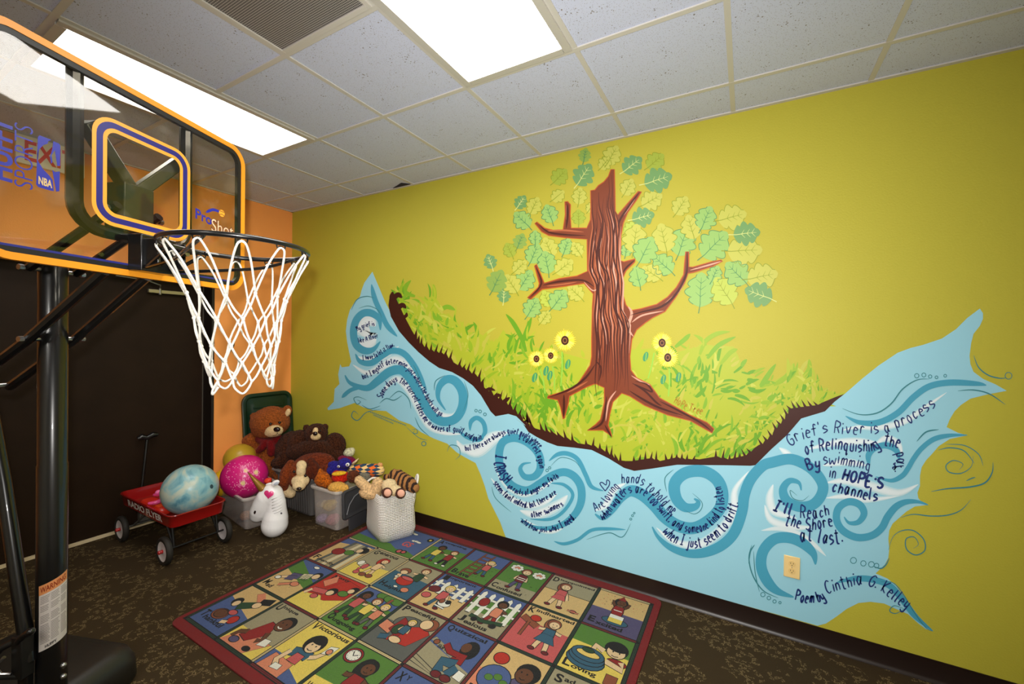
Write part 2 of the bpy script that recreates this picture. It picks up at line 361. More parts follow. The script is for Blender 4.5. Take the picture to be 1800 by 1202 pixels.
soil_up = q('A', 466, 190, 500, 265, 530, 330, 580, 425, 630, 510, 690, 550, 780, 575, 840, 625, 920, 675, 990, 715, 1030, 780, 1090, 830, 1180, 890, 1240, 950, 1300, 995, 1340, 1030) \
    + q('D', 400, 65, 440, 100, 560, 135, 640, 165, 720, 195, 800, 210, 880, 245, 960, 300, 1040, 300, 1140, 285, 1200, 300, 1290, 280, 1350, 290, 1430, 290, 1520, 275, 1600, 290, 1690, 270, 1780, 205) + q('E', 130, 940, 190, 885, 220, 840, 270, 785, 310, 715, 370, 706, 480, 692, 600, 642, 660, 619)
river_up = q('A', 335, 62, 355, 110, 385, 180, 410, 240, 440, 300) + soil_low[3:-1] + q('E', 665, 620, 780, 520, 880, 440, 1000, 360, 1080, 330, 1160, 310, 1280, 270, 1370, 210, 1440, 140, 1520, 80)
river_r = q('E', 1540, 110, 1540, 145, 1520, 190, 1480, 240, 1465, 300, 1455, 380, 1460, 430, 1480, 480, 1540, 525, 1620, 560, 1690, 600, 1560, 625, 1460, 650, 1400, 690, 1360, 730, 1330, 780, 1310, 830, 1380, 865, 1440, 882, 1330, 905, 1260, 950, 1217, 1000) \
    + q('F', 1225, 30, 1200, 70, 1190, 120, 1190, 180, 1175, 220, 1180, 250, 1200, 275, 1240, 290, 1160, 300, 1110, 330, 1070, 365, 1030, 400, 1010, 440, 1005, 490, 1010, 550, 1005, 600, 985, 640, 930, 692, 1000, 722, 1050, 765, 1090, 820, 1140, 890, 1185, 955, 1230, 1010, 1270, 1030, 1225, 1018, 1175, 980, 1120, 930, 1050, 900, 980, 868, 900, 858, 830, 865, 760, 900, 700, 945, 640, 985, 590, 998)
river_l = q('D', 297, 750, 285, 715, 265, 660, 230, 590, 195, 520, 175, 450, 150, 380, 120, 312, 60, 280, 10, 250) + q('A', 800, 1130, 720, 1100, 640, 1060, 570, 1010, 500, 985, 420, 928, 340, 922, 280, 905, 225, 877, 130, 910, 60, 922, 55, 910, 95, 870, 100, 790, 130, 760, 122, 700, 135, 636, 145, 656, 190, 650, 203, 620, 190, 560, 178, 500, 170, 430, 178, 360, 195, 300, 225, 250, 258, 215, 268, 175, 285, 130, 310, 95)
river = river_up + river_r + [(1300, 1064), (1150, 1022), (1000, 980)] + river_l
mpart(B().poly(river, layer(0)), 'river', pm(*SKY))

# ---- grass with painterly blades
def interp(P, x):
    for a, c in zip(P, P[1:]):
        if a[0] <= x <= c[0]: return a[1]+(c[1]-a[1])*(x-a[0])/max(1e-6, c[0]-a[0])
    return P[0][1] if x < P[0][0] else P[-1][1]
gtop = [(694, 520), (708, 500), (725, 525), (745, 520), (760, 505), (775, 535), (800, 545), (815, 570), (840, 570), (870, 590), (885, 565), (900, 590), (915, 590), (928, 565), (935, 595), (960, 600), (985, 605), (1040, 620), (1110, 600), (1150, 598), (1190, 605), (1240, 592), (1290, 595), (1310, 640), (1350, 660), (1380, 645), (1420, 640), (1432, 650), (1445, 690), (1470, 700)]
GP = [pm(172, 184, 48), pm(146, 178, 38), pm(104, 160, 34), pm(190, 196, 76), pm(126, 172, 40), pm(186, 184, 70)]
b = B(); up_ = [(x, y+14) for x, y in gtop]
b.poly(up_ + list(reversed([(x, y+2) for x, y in soil_up[2:-2]])), layer(0), 0)
fl = layer(1)
ng = 0
while ng < 1150:
    x = R.uniform(694, 1465); y0 = interp(gtop, x); y1 = interp(soil_up, x)
    if y1 < y0: continue
    u = R.random()**.8; y = y0+(y1-y0)*u
    lean = -.35 if x < 900 else (.55 if x > 1180 else 0.1)
    a = -PI/2+lean+R.gauss(0, .55)+(.5 if (x-690)/230 % 1 > .5 else -.3); L = R.uniform(14, 42)*(.75+.5*u); cv = R.choice((-1, 1))*R.uniform(.01, .035)
    x0, yy, P = x, y+8, []
    for s in range(7):
        P.append((x0, yy)); x0 += math.cos(a)*L/6; yy += math.sin(a)*L/6; a += cv*L/6
    if any(pt[1] > interp(soil_up, pt[0])+3 for pt in P[1:]) or P[-1][1] < interp(gtop, P[-1][0])-16: continue
    c = R.choices(range(6), (4, 3, 2.2, 3, 3, 3))[0]
    if R.random() < .45: c = 2 if math.sin(x*.021)+math.sin(y*.05+x*.01) > .6 else 0
    wv = R.uniform(3, 7.5); k = R.random()
    b.ribbon(P, [wv*v for v in (.5, .85, 1, 1, .85, .55, .08)], lambda px, py: fl(px, py)-Vector((0, k*.0004, 0)), c); ng += 1
for P, c in ((q('A', 1290, 560, 1260, 470, 1210, 380, 1165, 325), 2), (q('A', 1250, 540, 1290, 440, 1325, 345), 2), (q('A', 600, 215, 540, 190, 545, 150, 575, 115), 4), (q('A', 690, 300, 720, 220, 715, 140), 1), (q('A', 760, 300, 800, 280, 850, 300), 4),
             (q('C', 1290, 190, 1320, 120, 1380, 80, 1450, 68), 1), (q('C', 1330, 210, 1390, 140, 1480, 95), 4), (q('C', 1400, 240, 1450, 180, 1490, 160), 1), (q('C', 1610, 370, 1650, 300, 1690, 240), 4), (q('C', 1680, 350, 1750, 300, 1785, 240), 1), (q('C', 1160, 150, 1210, 110, 1240, 80), 4), (q('E', 130, 570, 180, 500, 230, 430), 4), (q('E', 230, 560, 320, 500, 345, 425), 1), (q('E', 400, 520, 440, 460, 440, 400), 1)):
    P = smooth_pts(P, 5); b.ribbon(P, taper(len(P), 8, .5, .1, .4), layer(1.4), c)
mpart(b, 'painted_grass', GP)
# ---- soil with spiky roots
sp = []
for (ax, ay), (cx, cy) in zip(soil_up, soil_up[1:]):
    n = max(1, round(math.hypot(cx-ax, cy-ay)/10.5))
    for i in range(n):
        t = i/n; x, y = ax+(cx-ax)*t, ay+(cy-ay)*t; sp.append((x, y))
        if 7 < len(sp) and x < 1440 and R.random() < .85:
            h = R.uniform(7, 19); ln = -4 if x < 1000 else (-7 if x > 1300 else R.uniform(-4, 4))
            if 1300 < x: h = R.uniform(6, 15)
            if x < 920: h *= .9; ln = 5 if x > 760 else 2
            sp += [(x+2.2+ln, y-h), (x+4.6, y-1)]
b = B(); b.poly(soil_low + list(reversed(sp)), layer(2))
for P, w_ in ((q('A', 470, 225, 495, 205, 520, 225), 9), (q('A', 480, 300, 520, 270, 545, 290), 9), (q('A', 460, 260, 455, 220, 462, 186), 8), (q('A', 520, 350, 545, 335, 548, 315), 6), (q('A', 1040, 800, 1065, 790, 1100, 800), 6), (q('A', 1080, 860, 1110, 830, 1140, 835), 7), (q('A', 1130, 910, 1155, 870, 1190, 842), 8)):
    P = smooth_pts(P, 5); b.ribbon(P, taper(len(P), w_, .9, .1, .5), layer(2.1))
mpart(b, 'soil_bank', pm(*SOIL))

# ---- white wisps, teal swirls
b = B()
def wisp(P, wd, n=3):
    P = smooth_pts(P, 6); m_ = len(P)
    for i, f in enumerate((1, .68, .38)[:n]): b.ribbon(P, taper(m_, wd*f, .05, .05, .45), layer(2.3+i*.15), i)
for P, wd in ((q('A', 245, 440, 275, 390, 320, 370, 355, 400), 26), (q('A', 255, 500, 300, 510, 360, 480), 26), (q('A', 300, 470, 300, 430, 320, 420), 40), (q('A', 230, 590, 330, 610, 410, 585, 500, 525), 14), (q('A', 215, 640, 300, 690, 390, 655, 470, 610, 540, 640, 600, 720, 660, 800), 17), (q('A', 640, 790, 700, 890, 760, 950, 840, 960, 885, 900, 870, 820), 12),
              (q('A', 390, 830, 430, 770, 490, 730, 560, 790, 620, 900, 690, 1020, 790, 1065, 900, 1070), 15), (q('A', 860, 1110, 900, 1160, 1000, 1150, 1090, 1080, 1180, 1060), 20),
              (q('D', 40, 230, 130, 250, 230, 170, 300, 140), 20), (q('D', 270, 230, 250, 320, 300, 430, 400, 490, 500, 460, 590, 400), 14), (q('D', 210, 400, 300, 500, 420, 560, 530, 540, 600, 490), 13), (q('D', 380, 590, 480, 610, 600, 560, 660, 500), 20), (q('D', 400, 640, 500, 700, 600, 700, 700, 610), 11), (q('D', 820, 590, 880, 560, 930, 470, 1000, 430), 13), (q('D', 1180, 690, 1280, 770, 1420, 790, 1540, 720, 1630, 600, 1640, 470, 1720, 360), 18),
              (q('E', 650, 850, 750, 830, 900, 830, 1050, 790, 1180, 700, 1310, 610), 12), (q('E', 430, 970, 600, 930, 760, 920, 880, 930), 14), (q('E', 250, 960, 310, 1010, 280, 1060), 13), (q('E', 840, 960, 920, 900, 1000, 930, 1030, 1000), 12), (q('F', 640, 160, 760, 150, 900, 180, 1060, 220, 1180, 170), 18), (q('F', 640, 250, 760, 240, 880, 260, 1060, 240), 12), (q('F', 330, 170, 310, 250, 340, 330, 470, 370), 16), (q('F', 280, 290, 320, 380, 450, 420, 560, 420), 14), (q('F', 260, 440, 400, 430, 540, 500, 640, 590), 12), (q('F', 620, 60, 760, 40, 880, 60), 13)): wisp(P, wd)
mpart(b, 'white_water', [pm(186, 218, 226), pm(212, 228, 232), pm(220, 233, 237)])
b = B()
def swirl(P, wd, e0=.1, e1=.1, tail=.25, mi=0, L=3): P = smooth_pts(P, 7); b.ribbon(P, taper(len(P), wd, e0, e1, tail), layer(L), mi)
SW = ((q('A', 385, 425, 378, 360, 335, 322, 280, 320, 235, 365, 218, 440, 235, 515, 285, 552, 340, 545, 385, 495), 13), (q('A', 330, 140, 350, 230, 390, 320, 430, 400, 490, 465), 9), (q('A', 230, 572, 260, 620, 330, 628, 400, 582, 460, 552, 530, 570, 590, 640, 640, 730, 672, 800), 11),
      (q('A', 165, 705, 200, 755, 300, 785, 370, 740, 440, 685, 510, 672, 560, 712, 610, 790, 650, 870, 700, 950, 770, 992, 850, 975, 895, 900, 895, 810, 855, 745, 800, 730, 752, 775, 745, 850, 790, 922), 16), (q('A', 145, 845, 200, 798, 290, 770), 7), (q('A', 1000, 1105, 1035, 1060, 1025, 1000, 985, 970, 948, 995, 942, 1050), 8), (q('A', 870, 1050, 930, 1095, 1000, 1108, 1030, 1075), 6),
      (q('D', 445, 310, 400, 318, 383, 350, 410, 392, 465, 390, 500, 340, 490, 260, 430, 195, 350, 165, 280, 190, 258, 270, 275, 360, 330, 440, 420, 472, 500, 430, 570, 385, 640, 365, 700, 392, 738, 455, 738, 540, 700, 615, 630, 672, 540, 695, 450, 680, 385, 635), 14), (q('D', 550, 300, 600, 262, 660, 257, 720, 292, 765, 380, 800, 450, 870, 475), 8), (q('D', 560, 430, 640, 440, 690, 500, 640, 590, 560, 640, 440, 640), 6),
      (q('D', 820, 610, 865, 635, 915, 590, 970, 515, 1030, 475, 1100, 500, 1170, 562, 1230, 630, 1310, 680, 1400, 692, 1490, 645, 1555, 570, 1565, 480, 1530, 405, 1450, 360, 1350, 370, 1288, 430, 1295, 515, 1345, 570, 1405, 568, 1425, 540, 1400, 520), 21), (q('D', 580, 770, 640, 785, 720, 760, 800, 705, 900, 697, 1000, 702), 6),
      (q('D', 1155, 685, 1190, 745, 1260, 805, 1360, 840, 1460, 836, 1560, 795, 1635, 720, 1680, 600, 1695, 500, 1730, 410, 1800, 330)+q('F', 330, 40, 430, 22, 520, 55, 585, 110, 622, 180, 605, 245, 555, 292, 480, 300, 410, 265, 388, 200, 425, 150, 480, 160, 495, 205), 19),
      (q('E', 670, 760, 760, 800, 880, 800, 1000, 740, 1100, 640, 1200, 572, 1330, 548, 1500, 555, 1560, 565), 11), (q('E', 820, 1075, 815, 1010, 850, 965, 920, 945, 990, 975, 1010, 1040), 11), (q('E', 1440, 880, 1330, 882, 1230, 905, 1150, 965, 1100, 1030)+q('F', 1120, 75, 1085, 120, 1020, 148, 930, 125), 9),
      (q('F', 745, 360, 775, 395, 830, 390, 862, 340, 835, 288, 770, 272, 712, 310, 702, 380, 740, 442, 820, 480, 905, 470, 965, 425, 1000, 360, 1050, 300, 1110, 272, 1180, 272, 1237, 290), 13), (q('F', 578, 640, 565, 575, 500, 512, 420, 482, 335, 492, 272, 560, 260, 650, 295, 735, 355, 795, 450, 830), 19), (q('F', 700, 745, 800, 722, 900, 725, 1000, 755, 1060, 810, 1110, 875, 1170, 950, 1265, 1028), 11))
for P, wd in SW: swirl(P, wd)
mpart(b, 'teal_swirls', pm(*TEAL))
THIN = pm(58, 128, 138)                                               # thin brush lines, bubbles and vines
for P, wd in ((q('A', 205, 300, 240, 235, 300, 215, 345, 225), 1.6), (q('A', 250, 290, 310, 275, 370, 300, 395, 350), 1.2), (q('A', 720, 800, 730, 740, 790, 705), 1.6), (q('A', 905, 740, 930, 830, 900, 930), 1.2), (q('A', 380, 880, 420, 850, 470, 860, 520, 830), 1.6), (q('A', 440, 850, 500, 805, 560, 850, 575, 915), 1.6), (q('A', 300, 860, 250, 840, 220, 850, 240, 885, 262, 870, 240, 858), 1.4), (q('A', 270, 890, 320, 915, 385, 895), 1.4), (q('A', 600, 965, 630, 1030, 690, 1085), 1.4), (q('A', 590, 640, 620, 700, 650, 780), 1.4),
              (q('E', 650, 712, 760, 750, 870, 740, 960, 680, 1030, 590, 1120, 532, 1200, 525), 2.4), (q('E', 1380, 600, 1480, 595, 1580, 620, 1680, 687), 2.2), (q('E', 1480, 375, 1510, 450, 1570, 500, 1640, 520, 1690, 518), 2.2), (q('E', 1255, 975, 1330, 960, 1420, 980, 1485, 1060), 2), (q('E', 1300, 938, 1420, 945, 1510, 1000, 1540, 1075), 1.6), (q('E', 1120, 920, 1180, 860, 1260, 845), 2.6),
              (q('F', 1255, 212, 1350, 195, 1480, 185, 1570, 160, 1612, 100, 1617, 40), 2.6), (q('F', 1500, 0, 1490, 65, 1430, 105, 1360, 98, 1342, 60, 1385, 30, 1440, 50, 1420, 85), 1.8), (q('F', 1075, 365, 1150, 345, 1250, 355, 1350, 350, 1430, 320, 1488, 258), 2), (q('F', 1005, 555, 1030, 480, 1080, 442, 1150, 440, 1210, 490, 1218, 555, 1165, 583, 1112, 550, 1108, 490, 1155, 478, 1180, 520, 1150, 545), 2), (q('F', 1010, 600, 990, 640, 960, 662, 920, 650), 2.4), (q('F', 205, 525, 188, 600, 210, 700, 270, 790, 360, 835), 2.2), (q('F', 250, 800, 225, 690, 215, 560), 1.6),
              (q('F', 960, 740, 1030, 745, 1090, 810, 1150, 910, 1220, 1005, 1265, 1030), 1.6), (q('F', 1100, 900, 1040, 880, 1012, 910, 1050, 925, 1110, 890), 1.6), (q('D', 560, 330, 620, 280, 700, 300, 740, 350), 1.2), (q('D', 770, 760, 900, 720, 980, 745, 1030, 665), 1.6), (q('D', 1240, 480, 1230, 400, 1280, 350), 1.6), (q('D', 1720, 900, 1730, 830, 1755, 790), 2.4), (q('D', 215, 450, 240, 520, 330, 600), 1.2), (q('D', 1340, 585, 1400, 610, 1440, 585, 1445, 540, 1390, 488), 1.4),
              (q('A', 390, 915, 300, 935, 245, 985, 207, 962, 220, 928, 250, 950), 1.5), (q('A', 580, 1045, 610, 1040, 615, 1065, 590, 1065, 600, 1045), 1.2), (q('A', 540, 1020, 620, 1090, 680, 1110), 1.0), (q('A', 800, 1180, 820, 1140, 870, 1150, 880, 1200, 850, 1230), 1.4), (q('F', 470, 235, 430, 205, 445, 250, 500, 265, 540, 235), 1.4), (q('F', 1460, 150, 1490, 135, 1515, 128), 2)):
    b = B(); swirl(P, wd, .2, .2, .4, 0, 3.2); mpart(b, 'brush_line', THIN)
def ring(k, x, y, r, w_=1.3): b = B(); P = q(k, *[c_ for i in range(11) for c_ in (x+r*math.cos(i*PI/5), y+r*math.sin(i*PI/5))]); b.ribbon(P, w_, layer(3.2)); mpart(b, 'bubble', THIN)
for a in (('E', 1120, 505, 14), ('E', 1165, 500, 13), ('E', 1205, 510, 11), ('E', 1245, 515, 9), ('E', 1300, 505, 9), ('E', 1700, 505, 22), ('F', 270, 815, 13), ('F', 305, 835, 11), ('F', 338, 855, 10), ('F', 370, 862, 7), ('F', 800, 615, 18), ('F', 858, 632, 16), ('F', 905, 638, 17), ('F', 935, 645, 14), ('A', 980, 925, 8), ('A', 1005, 930, 9), ('A', 1035, 948, 9), ('A', 655, 1130, 14), ('D', 540, 355, 8), ('D', 555, 340, 7), ('D', 1030, 640, 6), ('D', 1040, 620, 6), ('D', 1050, 605, 5)): ring(*a)
b = B(); P = q('A', *[c_ for i in range(60) for c_ in (310+i*4, 928+i*1.5+5*math.sin(i*1.9))]); b.ribbon(P, 1.1, layer(3.2))
P = q('A', *[c_ for i in range(40) for c_ in (340+i*3.2, 950+i*1.4+5*math.sin(i*2.3))]); b.ribbon(P, 1.0, layer(3.2))
mpart(b, 'faint_scribble', THIN)

# ---- hand brushed lettering: single stroke letters laid along a curve
GL = dict(a='44 25 13 12 20 30 44/45 41 50', b='18 10/13 25 44 42 30 10', c='44 25 13 12 20 41', d='44 25 13 12 20 30 43/48 41 50', e='13 43 44 25 13 11 20 40', f='47 38 27 20/05 45', g='44 25 13 12 20 40/45 4b 2c 0b', h='18 10/13 25 44 40', i='15 10/17 18', j='25 2b 1c 0b/27 28', k='18 10/45 12 40', l='18 11 20', m='15 10/13 25 34 30/34 55 64 60', n='15 10/13 25 44 40',
          o='25 13 12 20 30 42 43 35 25', p='15 1c/13 25 44 42 30 11', q='44 25 13 12 20 40/45 4c 5b', r='15 10/13 25 44', s='44 25 14 13 42 41 20 10', t='28 21 30 40/06 46', u='15 11 20 40/45 40', v='15 30 55', w='05 10 33 50 65', x='15 50/55 10', y='15 12 21 42/45 4b 2c 0b', z='15 45 10 50',
          A='00 38 60/13 53', B='18 10/18 38 47 45 14/34 53 51 30 10', C='57 38 16 12 30 51', D='18 10/18 48 66 62 40 10', E='58 18 10 50/14 44', G='57 38 16 12 30 51 54 34', H='18 10/58 50/14 54', I='08 48/28 20/00 40', K='18 10/58 13 50', O='38 16 12 30 52 56 38', P='10 18 38 57 55 34 14', R='10 18 38 57 55 34 14/34 50', S='57 38 17 15 53 51 30 11', T='08 68/38 30', M='10 18 34 58 50', N='10 18 50 58')
GL.update({',': '11 0a', '.': '10 11', "'": '18 16', ';': '14 15/11 0a'})
yv = lambda c_: {'a': -1, 'b': -2, 'c': -3}.get(c_, None) if c_ in 'abc' else int(c_)
def glyph(ch):
    st = [[(int(t_[0]), yv(t_[1])) for t_ in s.split()] for s in GL[ch].split('/')]
    return st, max(p[0] for s in st for p in s)
def script_text(b, t, path, h, wd=2.0, L=4, mi=0, jit=.25):
    """h = x-height in photograph pixels"""
    P = smooth_pts(path, 8); D = [0]
    for a, c_ in zip(P, P[1:]): D.append(D[-1]+math.hypot(c_[0]-a[0], c_[1]-a[1]))
    adv = []; x = 0
    for ch in t:
        if ch == ' ': adv.append((ch, x)); x += 3.6; continue
        st, wx = glyph(ch); adv.append((ch, x)); x += wx+1.9
    sx_ = D[-1]/x; sy = min(h/5, 1.7*sx_)
    def on(u, v):
        u = max(0, min(D[-1]-1e-4, u)); i = max(k for k in range(len(D)-1) if D[k] <= u); f = (u-D[i])/(D[i+1]-D[i])
        a, c_ = P[i], P[i+1]; j0, j1 = P[max(0, i-2)], P[min(len(P)-1, i+3)]; tx, ty = j1[0]-j0[0], j1[1]-j0[1]; l = math.hypot(tx, ty)
        return (a[0]+(c_[0]-a[0])*f+v*ty/l, a[1]+(c_[1]-a[1])*f-v*tx/l)
    f = layer(L)
    for ch, x in adv:
        if ch == ' ': continue
        st, wx = glyph(ch); dy = R.uniform(-jit, jit)*2; sc = R.uniform(.92, 1.1); sh = R.uniform(-.02, .16)
        for s in st:
            pts = [on((x+gx+sh*gy)*sx_, (gy*sc+dy)*sy) for gx, gy in s]
            pts = smooth_pts(pts, 4) if len(pts) > 2 else [pts[0], ((pts[0][0]+pts[1][0])/2, (pts[0][1]+pts[1][1])/2), pts[1]]
            n = len(pts); b.ribbon(pts, [wd*(.75+.35*math.sin(PI*i/(n-1))) for i in range(n)], f, mi)
for t, P, h, wd in (
    ('My grief is', q('A', 243, 432, 300, 405, 352, 398), 8, 1.5), ('like A River', q('A', 250, 503, 310, 490, 375, 468), 8, 1.5), ('I have to let it flow,', q('A', 275, 610, 340, 600, 400, 567, 475, 520), 7.5, 1.6), ('but I myself determine just where the banks will go.', q('A', 275, 728, 340, 702, 400, 655, 470, 632, 530, 655, 580, 705, 630, 785, 680, 870, 720, 932, 770, 965), 7.5, 1.7),
    ('Some days the current takes me in waves of guilt and pain.', q('A', 398, 850, 425, 795, 480, 745, 530, 765, 580, 835, 610, 900, 650, 980, 720, 1040, 790, 1055, 850, 1052, 920, 1085, 960, 1110, 1025, 1105), 8.5, 1.8), ('but there are always quiet pools where', q('A', 912, 1172, 990, 1160, 1060, 1125, 1140, 1075, 1220, 1068, 1290, 1092, 1340, 1125, 1375, 1160), 8, 1.8), ('I can rest again', q('D', 372, 172, 420, 190, 460, 230, 488, 285, 495, 345), 7, 2.0),
    ('I CRASH', q('D', 238, 262, 232, 330, 255, 392, 300, 440), 11, 3.0), ('on rocks of anger; my faith', q('D', 305, 455, 360, 490, 430, 500, 500, 470, 560, 425, 612, 398), 8.5, 2.0), ('seems faint indeed, but there are', q('D', 222, 432, 270, 492, 340, 542, 420, 572, 500, 550, 598, 490), 9, 2.0), ('other swimmers', q('D', 447, 630, 530, 612, 638, 560), 9, 2.0), ('who know just what', q('D', 385, 655, 440, 695, 510, 715, 570, 712, 615, 700), 8, 1.8), ('I need.', q('D', 625, 695, 670, 670, 712, 632), 11, 2.4),
    ('Are loving', q('D', 825, 600, 880, 565, 930, 490, 965, 450), 13, 1.9), ('hands to hold me', q('D', 975, 430, 1060, 430, 1110, 455, 1180, 520, 1235, 585, 1282, 615), 12, 2.0), ('when waters are too swift, and someone kind to listen', q('D', 862, 645, 900, 625, 960, 545, 1020, 488, 1090, 492, 1150, 545, 1210, 612, 1270, 672, 1340, 712, 1420, 716, 1490, 690, 1545, 635, 1578, 560, 1555, 445), 10.5, 2.4), ('when I just seem to drift.', q('D', 1215, 715, 1260, 765, 1340, 795, 1420, 805, 1500, 775, 1580, 710, 1635, 625, 1662, 540), 12.5, 2.6),
    ("Grief's River is a process", q('E', 318, 952, 385, 912, 480, 882, 550, 868, 650, 870, 750, 872, 850, 870, 930, 860, 1000, 835, 1080, 800, 1160, 752, 1248, 690), 12.5, 2.4), ('of Relinquishing the', q('E', 415, 1000, 480, 985, 600, 972, 730, 985, 850, 978, 900, 945, 1012, 965), 13, 3.0), ('past.', q('E', 985, 995, 1000, 1060)+q('F', 1030, 50, 1040, 105), 12, 2.6),
    ('By', q('F', 530, 85, 570, 72, 612, 68), 13, 3.8), ('swimming', q('F', 622, 52, 700, 50, 800, 68, 900, 85), 12, 2.4), ('in', q('F', 655, 130, 700, 136), 12, 2.6), ("HOPE'S", q('F', 728, 140, 830, 168, 975, 200), 11.5, 4.6), ('channels', q('F', 670, 210, 760, 230, 850, 250, 945, 265), 12, 3.4), ("I'll", q('F', 330, 315, 380, 335, 440, 352), 12, 4.0), ('Reach', q('F', 485, 365, 570, 366, 668, 350), 12.5, 2.8), ('the Shore', q('F', 395, 405, 490, 430, 590, 432, 688, 405), 12.5, 3.0), ('at last.', q('F', 485, 500, 570, 502, 660, 518, 748, 506), 15, 3.2),
    ('Poem by', q('F', 455, 845, 540, 862, 590, 860, 640, 835), 11.5, 3.2), ('Cinthia G. Kelley', q('F', 645, 815, 720, 790, 800, 765, 870, 758, 950, 790, 1020, 835, 1112, 905), 13, 2.6)):
    b = B(); script_text(b, t, P, h, wd*.92); mpart(b, 'poem_line', pm(*NAVY))
b = B(); P = smooth_pts(q('D', 880, 475, 850, 435, 862, 425, 885, 440, 890, 412, 905, 420, 902, 445, 880, 475), 5); b.ribbon(P, 1.8, layer(4))
mpart(b, 'drawn_heart', pm(*NAVY))
b = B(); script_text(b, 'HoPe Tree', q('C', 1150, 442, 1220, 478, 1302, 508), 8, 1.6, 5); mpart(b, 'tree_lettering', pm(176, 130, 28))

# ---- oak leaves
LEAF = []
for i in range(41):
    t_ = i/40; LEAF.append((t_, .40*math.sin(PI*t_**.85)**.75*(.60+.40*abs(math.sin(PI*(3.45*t_+.05)))**.6)))
LF_ = '''605 105 80 75 0;600 215 60 130 3;465 225 40 100 2;760 105 60 110 5;875 160 35 120 3;1005 140 35 110 2;1020 245 15 150 3;850 285 55 95 5;455 335 40 80 5;575 335 80 90 5;570 455 85 80 2;985 360 30 120 5;935 455 10 120 3;245 370 60 80 3;320 390 70 95 5;250 470 130 110 1;405 435 110 100 1;240 590 60 85 0;325 570 90 75 1;180 640 120 80 2;400 625 120 110 5;320 660 60 110 1;500 620 75 90 1;560 635 130 80 5;70 705 110 80 3;240 735 40 90 5;390 710 100 120 1;490 735 45 110 5;110 815 60 125 0;190 830 120 110 5;270 810 60 120 1;148 895 80 80 3;310 965 60 110 1;390 915 110 90 4;460 920 60 120 1;550 880 140 100 5;380 1020 50 80 5;890 575 80 150 5;950 640 60 150 1;1050 570 100 150 5;1160 590 80 160 1;1205 510 100 130 5;1290 460 75 130 1;1440 455 20 150 5;1520 548 10 140 3;1340 610 45 180 1;1510 645 10 180 5;1045 720 140 130 1;905 790 110 110 1;980 770 150 110 5;1260 865 90 180 1;1390 870 130 160 4;1460 770 130 150 1;1610 790 20 160 5;1585 890 165 150 3;1340 775 60 90 1;870 520 40 90 4;1150 390 50 110 5;640 400 60 60 5;720 150 50 80 5;840 640 80 70 1'''
LC = [pm(138, 168, 78), pm(148, 188, 102), pm(160, 176, 62), pm(112, 156, 94), pm(182, 196, 78), pm(190, 190, 84), pm(78, 134, 84), pm(138, 152, 40), pm(206, 214, 130)]
b = B()
for n, s in enumerate(LF_.split(';')):
    x, y, an, L, c = [float(v) for v in s.split()]; c = int(c); a = math.radians(an)+R.uniform(-.15, .15); L *= 1.1
    ca, sa = math.cos(a), -math.sin(a)
    def pt(u, v): return q('B', x+(u-.5)*L*ca+v*L*sa*1.15, y+(u-.5)*L*sa-v*L*ca*1.15)[0]
    ol = [pt(u, v) for u, v in LEAF]+[pt(u, -v) for u, v in reversed(LEAF[1:-1])]
    l0 = 3+(n % 5)*.2; b.poly(ol, layer(l0), c)
    edge = 6 if c in (0, 1, 3) else 7
    if c in (1, 2, 4, 5): b.ribbon(ol[3:38], 1.2, layer(l0+.1), edge); b.ribbon(ol[44:76], 1.0, layer(l0+.1), edge)
    b.ribbon([pt(-.18, .03), pt(.1, 0), pt(.45, .01), pt(.85, 0)], [1.7, 1.3, 1.1, .5], layer(l0+.1), edge if c != 3 else 8)
    for u in (.3, .5, .68):
        for sg in (-1, 1): b.ribbon([pt(u, 0), pt(u+.12, sg*.13)], [1, .4], layer(l0+.1), edge if c != 3 else 8)
mpart(b, 'oak_leaves', LC)
# ---- tree
tree = q('B', 775, 185, 750, 185, 735, 225, 710, 255, 680, 275, 660, 300, 635, 305, 636, 400, 634, 470, 615, 515, 530, 515, 525, 440, 527, 385, 510, 365, 490, 368, 492, 440, 480, 525, 430, 528, 380, 515, 335, 480, 320, 492, 360, 540, 400, 562, 500, 575, 615, 582, 617, 760, 560, 785, 460, 800, 378, 825, 335, 720, 318, 730, 345, 830, 340, 850, 278, 910, 300, 922, 365, 865, 480, 850, 600, 832, 650, 890, 645, 960) \
    + q('C', 718, 100, 718, 200, 710, 245, 680, 290, 640, 350, 560, 385, 490, 405, 485, 420, 540, 430, 555, 470, 568, 530, 580, 525, 600, 450, 605, 410, 700, 360, 740, 345, 785, 365, 785, 440, 765, 530, 740, 555, 695, 590, 780, 590, 810, 610, 830, 628, 825, 600, 810, 560, 820, 500, 835, 440, 880, 395, 920, 410, 1000, 460, 1120, 510, 1240, 540, 1355, 605, 1368, 580, 1330, 545, 1240, 505, 1080, 415, 1030, 345, 960, 310, 930, 270, 925, 200, 935, 110, 960, 60, 1010, 20) \
    + q('B', 990, 1025, 1060, 990, 1120, 910, 1170, 830, 1190, 775, 1220, 770, 1330, 735, 1385, 705, 1375, 695, 1320, 705, 1215, 735, 1195, 735, 1195, 650, 1172, 650, 1165, 720, 1160, 780, 1120, 850, 1070, 905, 1010, 945, 920, 970, 865, 980, 840, 950, 825, 900, 822, 800, 840, 760, 890, 710, 890, 688, 825, 705, 808, 700, 812, 560, 825, 490, 850, 430, 900, 360, 928, 312, 905, 308, 850, 370, 790, 440, 780, 420, 778, 300)
TR = [pm(184, 88, 32), pm(124, 58, 32), pm(70, 26, 16), pm(214, 158, 136), pm(178, 98, 62)]
b = B(); b.poly(tree, layer(5), 0)
cx_ = sum(p[0] for p in tree)/len(tree)
